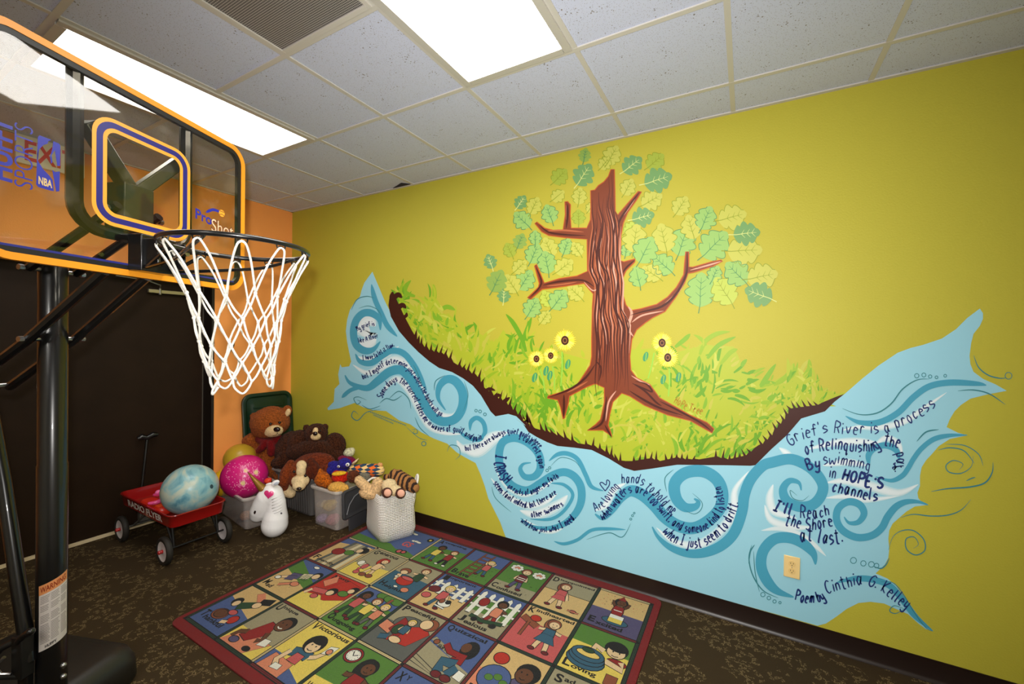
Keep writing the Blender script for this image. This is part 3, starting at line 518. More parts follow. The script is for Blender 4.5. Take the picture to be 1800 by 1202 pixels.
def inset(P, d):
    n = len(P); out = []; ar = sum(P[i-1][0]*P[i][1]-P[i][0]*P[i-1][1] for i in range(n)); sg = 1 if ar > 0 else -1
    for i in range(n):
        a, c_ = P[i-1], P[(i+1) % n]; tx, ty = c_[0]-a[0], c_[1]-a[1]; l = math.hypot(tx, ty) or 1; out.append((P[i][0]-ty/l*d*sg, P[i][1]+tx/l*d*sg))
    return out
b.poly(inset(tree, 1.7), layer(5.3), 1)
for i in range(13):                                                   # wavy bark lines down the trunk
    f0 = (i+.5)/13; y0 = R.uniform(300+abs(f0-.8)*60, 420) if i % 2 else R.uniform(325, 345)+(1-f0)*18; y1 = R.uniform(655, 700)
    P = []; k = 14; ph = R.uniform(0, 6)
    for j in range(k+1):
        y = y0+(y1-y0)*j/k; xl = 1038 if y < 420 else (1034 if y < 480 else 1042); xr = 1083 if y < 380 else (1093 if y < 480 else (1098 if y < 560 else 1110))
        P.append((xl+(xr-xl)*(.06+.88*f0)+1.6*math.sin(y*.06+ph)+R.uniform(-.8, .8), y))
    b.ribbon(smooth_pts(P, 3), taper(len(P)*3-2, R.uniform(1.6, 3.4), .1, .1, .3), layer(5.9), 2)
    P2 = [(x_+3.2, y_+5) for x_, y_ in P[2:-3]]; b.ribbon(P2, taper(len(P2), R.uniform(1.5, 3.2), .1, .1, .4), layer(5.6), 3 if i % 3 == 0 else 4)
    P3 = [(x_-2.6, y_) for x_, y_ in P[1+i % 4:10+i % 4]]; b.ribbon(P3, taper(len(P3), R.uniform(1.5, 3), .1, .1, .4), layer(5.5), 4)
for k, pts, w_, c in (('B', (345, 495, 400, 540, 500, 555, 610, 560), 3, 2), ('B', (380, 535, 480, 530, 600, 540), 3, 4), ('B', (508, 380, 508, 450, 500, 520), 3.5, 2), ('B', (500, 390, 500, 470), 2, 3), ('B', (330, 740, 360, 830, 300, 905), 3, 2), ('B', (370, 840, 460, 820, 590, 812, 660, 850), 3.5, 2), ('B', (390, 845, 480, 835, 560, 822), 2.5, 4), ('B', (600, 820, 650, 870, 690, 850), 2, 3), ('B', (910, 320, 850, 400, 800, 480, 800, 530), 3.5, 2), ('B', (890, 350, 840, 420, 810, 460), 3, 3), ('B', (885, 700, 840, 740, 820, 770), 3, 2),
                      ('B', (1183, 660, 1183, 740, 1170, 800, 1120, 890, 1040, 960, 930, 990, 860, 1010), 4, 2), ('B', (1178, 790, 1130, 880, 1050, 950), 3.5, 3), ('B', (1050, 985, 930, 1010, 870, 1050), 3, 3), ('B', (1200, 755, 1300, 728, 1375, 705), 3, 3), ('B', (1200, 745, 1300, 735), 2, 2), ('B', (850, 960, 870, 1000, 850, 1080, 880, 1130), 5, 3), ('B', (830, 1010, 850, 1100, 845, 1150), 3, 2),
                      ('C', (740, 240, 690, 310, 610, 370, 500, 412), 4, 2), ('C', (760, 330, 770, 260, 740, 220), 3, 2), ('C', (575, 400, 575, 460, 572, 520), 4, 2), ('C', (700, 330, 640, 365, 590, 390), 3, 4), ('C', (800, 410, 790, 500, 770, 555, 715, 585), 4, 2), ('C', (850, 380, 810, 440, 795, 540), 3, 3), ('C', (790, 560, 812, 600, 825, 622), 3, 2), ('C', (920, 380, 1000, 430, 1080, 470, 1200, 510), 4, 2), ('C', (935, 340, 1000, 380, 1060, 440, 1090, 460), 3.5, 2), ('C', (950, 330, 1010, 345, 1040, 385, 990, 365, 950, 345), 3, 2), ('C', (1080, 435, 1180, 485, 1290, 545, 1350, 590), 3.5, 2), ('C', (960, 410, 1060, 460, 1160, 500), 3, 3), ('C', (1120, 480, 1220, 525), 2.5, 4), ('C', (930, 300, 980, 330, 1030, 350), 2.5, 3)):
    P = smooth_pts(q(k, *pts), 5) if len(pts) > 4 else q(k, *pts); b.ribbon(P, taper(len(P), w_, .15, .1, .4), layer(5.9 if c == 2 else 5.6), c)
mpart(b, 'oak_tree', TR)
# ---- sunflowers
SF = [pm(246, 214, 62), pm(252, 236, 120), pm(64, 34, 22), pm(150, 100, 60), pm(150, 200, 70), pm(70, 150, 100)]
for x, y, r, stem, lv in ((430, 212, 42, (450, 265, 475, 395), ((420, 310), (0, 0))), (505, 195, 40, (515, 250, 525, 375), ((500, 300), (480, 275))), (580, 115, 55, (565, 175, 558, 355), ((595, 240), (0, 0))), (1092, 128, 52, (1050, 180, 1018, 315), ((1005, 200), (0, 0))), (1122, 205, 52, (1130, 262, 1125, 410), ((1098, 320), (1178, 308)))):
    b = B(); sx0, sy0, sx1, sy1 = stem; b.ribbon(q('C', sx0, sy0, (sx0+sx1)/2+4, (sy0+sy1)/2, sx1, sy1), 2.6, layer(3), 4)
    for lx, ly in lv:
        if lx: b.poly(q('C', *[c_ for i in range(10) for c_ in (lx+14*math.cos(i*PI/5)-6*math.sin(i*PI/5), ly+26*math.sin(i*PI/5))]), layer(3.2), 5); b.ribbon(q('C', lx+4, ly-20, lx, ly+20), 1.4, layer(3.4), 4)
    P = []
    for i in range(64):
        a = 2*PI*i/64; rr = r*(1.0+R.uniform(.0, .16) if i % 2 else .82); P += [x+rr*math.cos(a), y+rr*1.02*math.sin(a)]
    b.poly(q('C', *P), layer(5.2), 0)
    for i in range(40):
        a = R.uniform(0, 2*PI); b.ribbon(q('C', x+r*.42*math.cos(a), y+r*.42*math.sin(a), x+r*.92*math.cos(a+.08), y+r*.92*math.sin(a+.08)), [1.3, .4], layer(5.4), 1)
    for rr, c in ((.40, 2), (.24, 3), (.15, 2)): b.poly(q('C', *[c_ for i in range(16) for c_ in (x+r*rr*.92*math.cos(i*PI/8), y+r*rr*1.12*math.sin(i*PI/8))]), layer(5.5+.2*(.4-rr)*5), c)
    mpart(b, 'sunflower', SF)

# ================================================================== THE ALPHABET RUG
RX0, RX1, RY0, RY1 = 1.472, 3.828, -1.642, -.022
GX, GY, CW, CH = 1.515, -1.578, .3232, .3685                          # lower left of the picture grid, cell sizes
rug = thing('alphabet_rug', 'red bordered alphabet rug of cartoon picture squares on the brown carpet', 'rug', ((RX0+RX1)/2, (RY0+RY1)/2, 0))
def rloc(x, y, z): return Vector((x, y, z))-rug.location
def rrect(x0, y0, x1, y1, r, n=6):
    P = []
    for cx, cy, a0 in ((x1-r, y1-r, 0), (x0+r, y1-r, PI/2), (x0+r, y0+r, PI), (x1-r, y0+r, 3*PI/2)):
        P += [(cx+r*math.cos(a0+PI/2*i/n), cy+r*math.sin(a0+PI/2*i/n)) for i in range(n+1)]
    return P
def pile(*c): return mat(c, 1.0, bump=1.0, bs=420, var=.16, vs=260, sheen=.1, spec=.05)
b = B(); b.prism(rrect(RX0, RY0, RX1, RY1, .05), lambda x, y: rloc(x, y, .0005), lambda x, y: rloc(x, y, .010)); b.build('red_border', pile(132, 20, 20), rug, bevel=.004)
RC = {'b': (78, 98, 150), 'g': (86, 132, 48), 't': (222, 186, 122), 'y': (238, 212, 96), 'k': (18, 18, 16), 'r': (150, 30, 26), 'p': (206, 92, 90), 'o': (226, 140, 104), 'w': (226, 214, 176), 'G': (166, 156, 122), 'u': (88, 80, 116), 's': (240, 206, 158), 'n': (104, 62, 34), 'd': (38, 72, 40), 'c': (52, 96, 120), 'h': (146, 78, 48), 'e': (96, 98, 92), 'R': (190, 44, 26), 'l': (240, 206, 110), 'm': (110, 24, 28), 'W': (250, 244, 226)}
RK = list(RC); RM = [pile(*RC[k]) for k in RK]
class Pic:
    def __init__(s, x0, y0, x1, y1): s.b = B(); s.z = .0104; s.r = (x0, y0, x1-x0, y1-y0); s.asp = (x1-x0)/(y1-y0)
    def fn(s):
        s.z += .000028; z = s.z
        def f(u, v): return rloc(s.r[0]+s.r[2]*max(0, min(1, u)), s.r[1]+s.r[3]*max(0, min(1, v)), z)
        return f
    def poly(s, c, P, o=0):
        if o:
            cx = sum(p[0] for p in P)/len(P); cy = sum(p[1] for p in P)/len(P); m_ = max(math.hypot(p[0]-cx, p[1]-cy) for p in P); k = 1+o/m_
            s.b.poly([(cx+(p[0]-cx)*k, cy+(p[1]-cy)*k) for p in P], s.fn(), RK.index('k'))
        s.b.poly(P, s.fn(), RK.index(c))
    def ell(s, c, x, y, rx, ry, o=.016, n=18): 
        ry = ry*s.asp
        if o: s.b.poly([(x+(rx+o)*math.cos(2*PI*i/n), y+(ry+o*s.asp)*math.sin(2*PI*i/n)) for i in range(n)], s.fn(), RK.index('k'))
        s.b.poly([(x+rx*math.cos(2*PI*i/n), y+ry*math.sin(2*PI*i/n)) for i in range(n)], s.fn(), RK.index(c))
    def line(s, c, w_, P, o=.012):
        for cc, ww in ((('k', w_+2*o),) if o else ())+((c, w_),): s.b.ribbon(P, ww, s.fn(), RK.index(cc))
    def text(s, t, x0, y0, x1, y1, c='k'): put_text(s.b, t, x0, y0, x1, y1, s.fn(), RK.index(c), offset=.03)
    def word(s, t, x, y):
        """big initial and the rest of the word"""
        s.text(t[0], x, y, x+.13, y+.15)
        if len(t) > 1: s.text(t[1:], x+.15, y+(.06 if y > .5 else -.02), min(.97, x+.15+.085*(len(t)-1)), y+(.14 if y > .5 else .075))
    def kid(s, x, y, k, skin, hair, top, leg, pose='', long=0, face=1):
        """figure of height ~k*1.0 with its waist at x, y"""
        H_ = lambda a, c_: (x+a*k, y+c_*k)
        if leg:
            sp_ = .12 if 'run' not in pose else .22
            for sg in (-1, 1): s.line(leg, .11*k, [H_(sg*.05, .02), H_(sg*sp_, -.22), H_(sg*(sp_+.02), -.36)]); s.ell('m' if leg != 'k' else 'W', *H_(sg*(sp_+.06), -.39), .075*k, .045*k)
        A = {'up': ((-.2, .5), (.22, .5)), 'out': ((-.3, .22), (.3, .22)), 'fwd': ((.22, .12), (.3, .2)), '': ((-.2, .02), (.2, .02)), 'down': ((.1, -.1), (.26, -.06))}[pose.replace('run', '')]
        if long: s.ell(hair, *H_(-.05 if 'fwd' not in pose else -.1, .42), .17*k, .24*k)
        for sg, e_ in zip((-1, 1), A): s.line(skin, .075*k, [H_(sg*.1, .26), H_((sg*.16+e_[0])/2, (.22+e_[1])/2), H_(*e_)])
        s.poly(top, [H_(-.13, -.06), H_(.13, -.06), H_(.15, .1), H_(.12, .29), H_(-.12, .29), H_(-.15, .1)], .02)
        s.ell(hair, *H_(0, .48), .165*k, .165*k); s.ell(skin, *H_(.015, .445), .13*k, .125*k, .006)
        if face:
            for sg in (-1, 1): s.ell('k', *H_(.02+sg*.05, .46), .014*k, .02*k, 0, 8)
            s.line('k', .014*k, [H_(-.03, .385), H_(.015, .37), H_(.06, .39)], 0)
    def bg(s, *a):
        for i in range(0, len(a), 2): s.poly(a[i], [(0, a[i+1][0]), (1, a[i+1][1]), (1, 1), (0, 1)] if i else [(0, 0), (1, 0), (1, 1), (0, 1)])
        s.line  # noqa
    def frame(s, c='w'): 
        for P in (((0, .006), (1, .006)), ((0, .994), (1, .994)), ((.006, 0), (.006, 1)), ((.994, 0), (.994, 1))): s.line(c, .012, P, .006)
    def tufts(s, n, y1, seed):
        r = random.Random(seed)
        for i in range(n): a, c_ = r.uniform(.05, .95), r.uniform(.05, y1); s.line('k', .008, [(a, c_), (a+.02, c_+.03)], 0)
    def fence(s, y0, y1):
        for yy in (.35, .7): s.line('W', .05, [(0, y0+(y1-y0)*yy), (1, y0+(y1-y0)*yy)])
        for i in range(5): x = .1+.2*i; s.poly('W', [(x-.05, y0), (x+.05, y0), (x+.05, y1-.06), (x, y1), (x-.05, y1-.06)], .02)
bands = B()                                                           # coloured double lines between the squares
BM = [pile(38, 62, 44), pile(120, 34, 36), pile(226, 206, 150), pile(18, 18, 16)]
fz = lambda z: (lambda x, y: rloc(x, y, z))
bands.poly([(GX-.012, GY-.012), (GX+7*CW+.012, GY-.012), (GX+7*CW+.012, GY+4*CH+.012), (GX-.012, GY+4*CH+.012)], fz(.01035), 3)
rb = random.Random(5)
def strip(x0, y0, x1, y1, c): bands.poly([(x0, y0), (x1, y0), (x1, y1), (x0, y1)], fz(.01038+rb.random()*.00001), c)
for i in range(8):
    for j in range(4): c = (0, 0, 2, 0, 1, 1, 0, 0)[i] if j < 2 else (1, 2, 2, 1, 1, 1, 0, 0)[i]; x = GX+i*CW; strip(x-.006, GY+j*CH+.01, x-.001, GY+(j+1)*CH-.01, c); strip(x+.001, GY+j*CH+.01, x+.006, GY+(j+1)*CH-.01, c)
for j in range(5):
    for i in range(7): c = (0, 0, 1, 2, 2, 1, 1)[(i+j) % 7]; y = GY+j*CH; strip(GX+i*CW+.01, y-.006, GX+(i+1)*CW-.01, y-.001, c); strip(GX+i*CW+.01, y+.001, GX+(i+1)*CW-.01, y+.006, c)
bands.build('picture_borders', BM, rug, smooth=False, recalc=False)
def panel(col, row, wid=1):
    m_ = .012; return Pic(GX+col*CW+m_, GY+(3-row)*CH+m_, GX+(col+wid)*CW-m_, GY+(4-row)*CH-m_)
def fin(p): p.b.build('picture_square', RM, rug, smooth=False, recalc=False)
# row against the wall
p = panel(0, 0, 2); p.bg('b', 0); p.poly('g', [(0, 0), (1, 0), (1, .12), (.85, .2), (.7, .14), (.55, .26), (.3, .2), (0, .24)]); p.ell('y', .93, .82, .03, .03); p.ell('y', .93, .82, .018, .018)
for x, y in ((.8, .62), (.3, .8), (.62, .88)):
    for d in (-.04, 0, .04): p.ell('W', x+d, y-abs(d)*.3, .035, .018, .004)
p.text('GS', .68, .32, .82, .52, 'p'); p.ell('p', .78, .1, .03, .03); p.ell('p', .84, .12, .025, .025); fin(p)
p = panel(2, 0); p.bg('g', 0, 'b', (.66, .74)); p.tufts(22, .6, 1); p.word('Accepting', .03, .82); p.kid(.3, .4, .62, 'n', 'k', 'y', 'c', 'fwd'); p.kid(.72, .36, .6, 's', 'h', 'r', 'k', 'out'); fin(p)
p = panel(3, 0); p.bg('g', 0, 'b', (.6, .6)); p.tufts(24, .55, 2); p.word('Brave', .04, .05)
for x in (.25, .5): p.line('h', .03, [(x, .1), (x+.1, .98)])
for i in range(6): y = .2+.13*i; p.line('h', .025, [(.26+.1*(y-.1)/.9, y), (.5+.1*(y-.1)/.9, y)])
p.kid(.68, .45, .55, 's', 'l', 'p', 'c', 'up'); fin(p)
p = panel(4, 0); p.bg('G', 0, 'g', (.3, .3)); p.tufts(20, .75, 3); p.word('Confused', .03, .06)
for x, y in ((.22, .84), (.8, .8)):
    for a in range(7): p.ell('W', x+.1*math.cos(a*.9), y+.07*math.sin(a*.9), .055, .05, .008)
    p.ell('W', x, y, .12, .08, 0); p.line('o', .05, [(x-.06, y-.02), (x, y+.03), (x+.07, y-.01)], .008)
p.kid(.5, .46, .7, 's', 'h', 'm', 'u', ''); p.line('W', .02, [(.41, .56), (.6, .56)], 0); p.line('W', .02, [(.41, .5), (.6, .5)], 0); fin(p)
p = panel(5, 0); p.bg('t', 0, 'G', (.55, .55)); p.line('k', .014, [(0, .55), (1, .55)], 0); p.word('Disappointed', .04, .81); p.kid(.4, .4, .72, 's', 'h', 'p', 's', 'down', 1); p.poly('p', [(.26, .32), (.56, .32), (.5, .46), (.32, .46)], .012); p.ell('p', .82, .13, .06, .04); p.line('o', .02, [(.7, .13), (.94, .12)]); fin(p)
p = panel(6, 0); p.bg('u', 0, 't', (.5, .5)); r_ = random.Random(4)
for i in range(34): p.ell(r_.choice('rRom'), r_.uniform(.08, .95), r_.uniform(.6, .95), .011, .011, 0, 6)
p.kid(.5, .46, .72, 'n', 'k', 'r', '', 'up'); p.poly('r', [(.42, .86), (.58, .86), (.5, .99)], .012); p.line('W', .02, [(.42, .55), (.58, .55)], 0); p.ell('c', .53, .25, .24, .1); p.poly('W', [(.4, .22), (.66, .22), (.66, .42), (.4, .42)], .014); p.poly('y', [(.4, .22), (.66, .22), (.66, .33), (.4, .33)]); p.word('Excited', .06, .07); fin(p)
# second row
p = panel(0, 1); p.bg('t', 0, 'b', (.78, .95))
for i in range(6): p.poly('eGwGew'[i], [(.2+.13*i, .0), (.3+.13*i, .0), (.42+.1*i, .95), (.32+.1*i, .95)], .01)
p.ell('r', .34, .5, .17, .14); p.ell('g', .62, .58, .13, .1); p.ell('k', .86, .78, .13, .13); p.ell('s', .78, .74, .08, .09); p.word('Friendly', .04, .06); fin(p)
p = panel(1, 1); p.bg('y', 0, 'G', (.4, .5)); p.word('Generous', .05, .82); p.kid(.62, .42, .62, 's', 'R', 's', 's', 'fwd', 1)
p.line('w', .14, [(.2, .42), (.45, .36)]); p.ell('W', .16, .44, .08, .09); p.ell('p', .36, .38, .07, .1); p.line('p', .06, [(.3, .3), (.34, .18)]); p.ell('p', .36, .16, .07, .06); p.ell('h', .56, .16, .08, .06); p.ell('h', .74, .18, .08, .06); fin(p)
p = panel(2, 1); p.bg('c', 0, 'G', (.6, .56)); p.word('Helpful', .06, .1); p.kid(.66, .55, .66, 's', 'h', 'd', '', 'out'); p.ell('h', .24, .68, .13, .1); p.ell('s', .24, .63, .09, .07); p.line('s', .1, [(.2, .55), (.28, .36)]); p.ell('R', .48, .42, .2, .16); p.ell('p', .48, .5, .16, .05); p.ell('o', .72, .2, .09, .07); p.ell('W', .46, .2, .05, .03); p.ell('W', .2, .45, .04, .03); fin(p)
p = panel(3, 1); p.bg('t', 0, 'b', (.5, .48)); p.fence(.44, .84); p.word('Important', .06, .84); p.ell('m', .16, .52, .13, .1); p.kid(.46, .34, .66, 's', 'l', 'p', 'c', 'down'); p.ell('W', .64, .26, .14, .1); p.ell('h', .56, .3, .05, .06); p.ell('k', .7, .32, .05, .05); p.line('W', .03, [(.5, .16), (.74, .14)]); p.ell('p', .14, .3, .1, .08); fin(p)
p = panel(4, 1); p.bg('G', 0, 'g', (.4, .36), 'b', (.8, .74)); p.fence(.3, .95); p.ell('r', .24, .66, .1, .13); p.word('Jealous', .06, .06); p.kid(.62, .44, .66, 'n', 'k', 'o', 'r', 'fwd'); p.line('d', .07, [(.2, .26), (.5, .22), (.9, .3)]); p.ell('k', .34, .2, .05, .05); p.ell('k', .76, .2, .05, .05); fin(p)
p = panel(5, 1); p.bg('p', 0, 't', (.64, .6)); p.word('Kindhearted', .04, .84); p.line('h', .12, [(.02, .7), (.4, .56)]); p.line('h', .05, [(.2, .62), (.2, .26)]); p.ell('R', .28, .74, .1, .08); p.kid(.66, .4, .74, 's', 'h', 'c', 's', 'out', 1); p.poly('c', [(.48, .3), (.86, .3), (.76, .48), (.56, .48)], .014); fin(p)
p = panel(6, 1); p.bg('y', 0, 'g', (.62, .6)); p.word('Loving', .05, .06); p.ell('k', .76, .72, .19, .18); p.ell('s', .77, .66, .155, .14); p.ell('r', .84, .46, .16, .07); p.line('s', .1, [(.9, .5), (.96, .36), (.66, .42)]); p.line('s', .1, [(.58, .6), (.42, .66), (.4, .5)])
p.ell('k', .77, .74, .165, .08, 0); [p.ell('k', .77+d, .66, .014, .02, 0, 8) for d in (-.05, .06)]; p.line('k', .014, [(.71, .58), (.77, .565), (.83, .585)], 0)
p.ell('c', .36, .3, .32, .2); p.ell('c', .36, .36, .3, .18); p.ell('c', .36, .42, .28, .16); p.ell('l', .36, .43, .2, .07); p.ell('d', .34, .5, .1, .05); p.poly('h', [(.76, .02), (.94, .02), (.94, .2), (.76, .2)], .012); fin(p)
# third row
p = panel(0, 2); p.bg('t', 0, 'g', (.62, .36), 'b', (.95, .56)); p.tufts(9, .5, 6); p.ell('W', .55, .92, .08, .04); p.ell('W', .9, .68, .07, .04); p.word('Mad', .05, .08); p.line('u', .16, [(.3, .5), (.55, .56)]); p.line('u', .13, [(.3, .42), (.5, .48)]); p.line('w', .17, [(.56, .58), (.76, .66)]); [p.line('d', .02, [(.58+.06*i, .5), (.62+.05*i, .68)], 0) for i in range(4)]; p.ell('k', .86, .74, .11, .11); p.ell('s', .85, .71, .085, .09); p.line('s', .07, [(.3, .44), (.16, .36)]); p.ell('W', .14, .34, .07, .05); p.line('o', .07, [(.4, .2), (.62, .34)]); p.ell('o', .7, .36, .1, .07); fin(p)
p = panel(1, 2); p.bg('y', 0, 'R', (.3, .5)); p.poly('R', [(.3, .5), (.5, .95), (.95, .9), (1, .5), (.6, .3)], .01); p.poly('y', [(.3, .18), (.9, .3), (.9, .36), (.3, .26)]); p.word('Nasty', .1, .82); p.poly('o', [(.05, .7), (.2, .95), (.35, .8), (.25, .6)], .012); p.line('p', .12, [(.1, .44), (.45, .5)]); p.line('s', .08, [(.1, .44), (.05, .3)]); p.ell('k', .55, .56, .11, .11); p.ell('s', .54, .52, .08, .08); p.ell('g', .8, .62, .12, .08); p.ell('k', .92, .78, .1, .1); p.ell('s', .88, .74, .07, .07); p.ell('p', .34, .32, .08, .06); fin(p)
p = panel(2, 2); p.bg('g', 0, 'b', (.7, .7)); [p.ell('g', x, .94, .14, .1) for x in (.5, .7, .9)]; p.line('h', .06, [(.74, .7), (.76, .95)]); p.tufts(26, .5, 7); p.word('Outgoing', .05, .06); p.kid(.2, .5, .66, 'n', 'k', 'p', 'd', 'out', 1); p.kid(.54, .46, .66, 's', 'h', 'y', 'd', 'out'); p.kid(.82, .44, .6, 's', 'l', 'o', 'e', 'out'); fin(p)
p = panel(3, 2); p.bg('e', 0, 'G', (.56, .6)); p.ell('e', .5, .6, .34, .22); p.poly('R', [(.35, .2), (.8, .24), (.98, .6), (.8, .72), (.5, .56)], .014); p.line('o', .18, [(0, .45), (.3, .4)]); p.poly('r', [(.22, .4), (.28, .72), (.55, .6), (.5, .3)], .014); p.ell('d', .38, .46, .1, .12); p.ell('W', .48, .52, .06, .08); p.kid(.5, .44, .5, 's', 'l', 'c', '', ''); p.ell('h', .84, .78, .15, .15); p.ell('s', .76, .76, .12, .12); p.ell('s', .52, .26, .12, .07); p.line('c', .1, [(.2, .2), (.36, .26)]); p.word('Peaceful', .05, .83); fin(p)
p = panel(4, 2); p.bg('G', 0, 'b', (.52, .3)); [p.line('k', .012, [(0, .22-.07*i), (.75, .04-.07*i)], 0) for i in range(3)]; p.poly('G', [(.0, .56), (.04, .64), (.6, .48), (.58, .4)], .012); p.ell('h', .12, .56, .05, .05); p.text('like me?', .2, .47, .5, .55); p.word('Quizzical', .06, .83); p.ell('k', .74, .66, .15, .2); p.ell('n', .66, .68, .09, .11, .006); p.poly('r', [(.56, .36), (.8, .36), (.78, .56), (.6, .54)], .014); p.line('r', .1, [(.64, .5), (.46, .5), (.3, .6)]); p.line('c', .17, [(.72, .34), (.48, .3), (.54, .12)]); p.line('c', .14, [(.78, .3), (.7, .12)]); p.ell('m', .56, .07, .09, .06); p.ell('m', .74, .07, .09, .06); p.poly('W', [(.82, .14), (.98, .12), (.98, .26), (.84, .28)], .012); fin(p)
p = panel(5, 2); p.bg('o', 0, 't', (.5, .36)); p.word('Resourceful', .05, .05); p.ell('R', .22, .78, .13, .12); p.ell('u', .74, .34, .22, .3); p.ell('b', .32, .42, .27, .26); [p.ell('g', .24+.13*i, .4+.06*(i % 2), .07, .06, .006) for i in range(3)]; p.line('c', .08, [(.5, .3), (.64, .42)]); p.ell('k', .76, .72, .19, .19); p.ell('n', .72, .66, .145, .15); [p.ell('k', .7+d, .7, .015, .02, 0, 8) for d in (-.05, .05)]; p.line('k', .014, [(.66, .6), (.71, .58), (.76, .6)], 0); fin(p)
p = panel(6, 2); p.bg('c', 0, 'G', (.55, .55)); p.word('Sad', .07, .8); p.kid(.6, .3, .8, 's', 'h', 'b', '', ''); fin(p)
# nearest row
p = panel(0, 3); p.bg('b', 0, 't', (.66, .45)); p.word('Thankful', .05, .12); p.ell('h', .38, .3, .18, .13); p.ell('n', .38, .31, .14, .1); p.poly('o', [(.4, .9), (.5, 1), (.8, .84), (.7, .74)], .01); p.poly('d', [(.36, .62), (.74, .82), (.84, .7), (.5, .48)], .014); p.ell('k', .28, .62, .1, .1); p.ell('s', .32, .58, .075, .08); p.line('k', .17, [(.7, .8), (.95, .9)], 0); p.ell('s', .74, .72, .09, .08); p.ell('p', .56, .42, .1, .06); p.ell('R', .78, .32, .1, .1); p.line('s', .07, [(.62, .2), (.74, .24)]); fin(p)
p = panel(1, 3); p.bg('y', 0, 'G', (.34, .3)); p.poly('o', [(.0, .0), (.7, .0), (.95, .3), (.2, .34)], .012); p.word('Unique', .04, .83); p.poly('r', [(.2, .2), (.44, .16), (.66, .4), (.56, .6), (.4, .62)], .016); p.line('n', .08, [(.26, .3), (.12, .24), (.1, .12)]); p.line('n', .08, [(.62, .44), (.7, .3), (.6, .24)]); p.ell('k', .68, .7, .17, .17); p.ell('n', .66, .66, .15, .15); [p.ell('k', .64+d, .69, .015, .02, 0, 8) for d in (-.05, .06)]; p.line('W', .02, [(.6, .6), (.66, .58), (.72, .6)], .004); p.ell('u', .24, .1, .1, .06); p.poly('W', [(.72, .2), (.9, .24), (.86, .36), (.72, .34)], .012); p.ell('k', .66, .08, .08, .04); fin(p)
p = panel(2, 3); p.bg('y', 0); p.poly('b', [(0, 0), (.42, 0), (.3, .3), (0, .3)]); p.poly('o', [(.06, .0), (.62, .0), (.6, .24), (.1, .27)], .012); p.poly('b', [(.62, 0), (1, 0), (1, .08), (.62, .18)]); p.word('Victorious', .05, .84); p.line('c', .16, [(.3, .4), (.5, .46), (.68, .44)]); p.poly('p', [(.4, .26), (.62, .26), (.6, .42), (.42, .42)], .014); p.line('s', .09, [(.28, .4), (.24, .2), (.34, .12)]); p.line('s', .08, [(.68, .44), (.78, .5), (.84, .62)]); p.ell('k', .5, .66, .19, .19); p.ell('s', .53, .6, .13, .13); p.ell('k', .5, .72, .17, .07, 0); [p.ell('k', .52+d, .63, .015, .02, 0, 8) for d in (-.05, .05)]; p.line('k', .014, [(.47, .54), (.53, .525), (.59, .545)], 0); p.poly('W', [(.78, .58), (.94, .62), (.94, .78), (.8, .74)], .014); p.ell('o', .87, .66, .05, .05); p.poly('W', [(.3, .06), (.48, .08), (.46, .16), (.3, .15)], .012); fin(p)
p = panel(3, 3); p.bg('y', 0, 'g', (.3, .35)); p.ell('r', .2, .8, .17, .15); p.ell('W', .2, .8, .13, .11); p.line('k', .018, [(.14, .86), (.2, .79), (.27, .83)], 0); [p.ell('k', .2+.1*math.cos(a*PI/6), .8+.085*math.sin(a*PI/6), .008, .008, 0, 6) for a in range(12)]; p.word('Worried', .05, .05); p.kid(.64, .32, .9, 'n', 'k', 'r', '', 'out', 1); fin(p)
p = panel(4, 3); p.bg('b', 0); p.word('XY', .06, .8); p.kid(.55, .3, .8, 's', 'l', 'p', '', 'up'); fin(p)
p = panel(5, 3); p.bg('g', 0, 'b', (.5, .5)); p.kid(.5, .4, .8, 'n', 'k', 'o', 'c', 'out'); fin(p)
p = panel(6, 3); p.bg('t', 0, 'u', (.5, .5)); p.kid(.5, .4, .8, 's', 'h', 'g', 'c', 'up'); fin(p)

# ================================================================== THE BASKETBALL HOOP
HA = 0.349650; hn = Vector((math.cos(HA), math.sin(HA), 0)); hb = Vector((-hn.y, hn.x, 0)); HO = Vector((2.24312, -2.02115, 0))
FX = .44                                                              # the board stands this far in front of the pole
hoop = thing('basketball_hoop', 'black portable basketball hoop with clear orange-trimmed backboard and white net', 'basketball hoop', HO-hn*FX, HA)
ZT, ZB, SR = 2.52, 1.8265, .468
def bd(px, py):                                                       # a position on the board face -> (across, height)
    d = ray(px, py); t = (HO-CPOS).dot(hn)/d.dot(hn); p = CPOS+d*t-HO; return p.dot(hb), p.z
# weighted base
b = B(); rings = []
for z, e, r in ((0, .012, .07), (.02, 0, .08), (.10, .004, .08), (.145, .02, .08), (.165, .06, .07)): rings.append([Vector((x, y, z)) for x, y in rrect(-.64+e, -.31+e, .075-e, .31-e, r)])
n = len(rings[0]); v = [p for r_ in rings for p in r_]
b.add(v, [(i*n+k, i*n+(k+1) % n, (i+1)*n+(k+1) % n, (i+1)*n+k) for i in range(len(rings)-1) for k in range(n)]+[tuple(range(n-1, -1, -1)), tuple((len(rings)-1)*n+k for k in range(n))])
b.build('base_tank', mat((30, 27, 22), .45), hoop, angle=50)
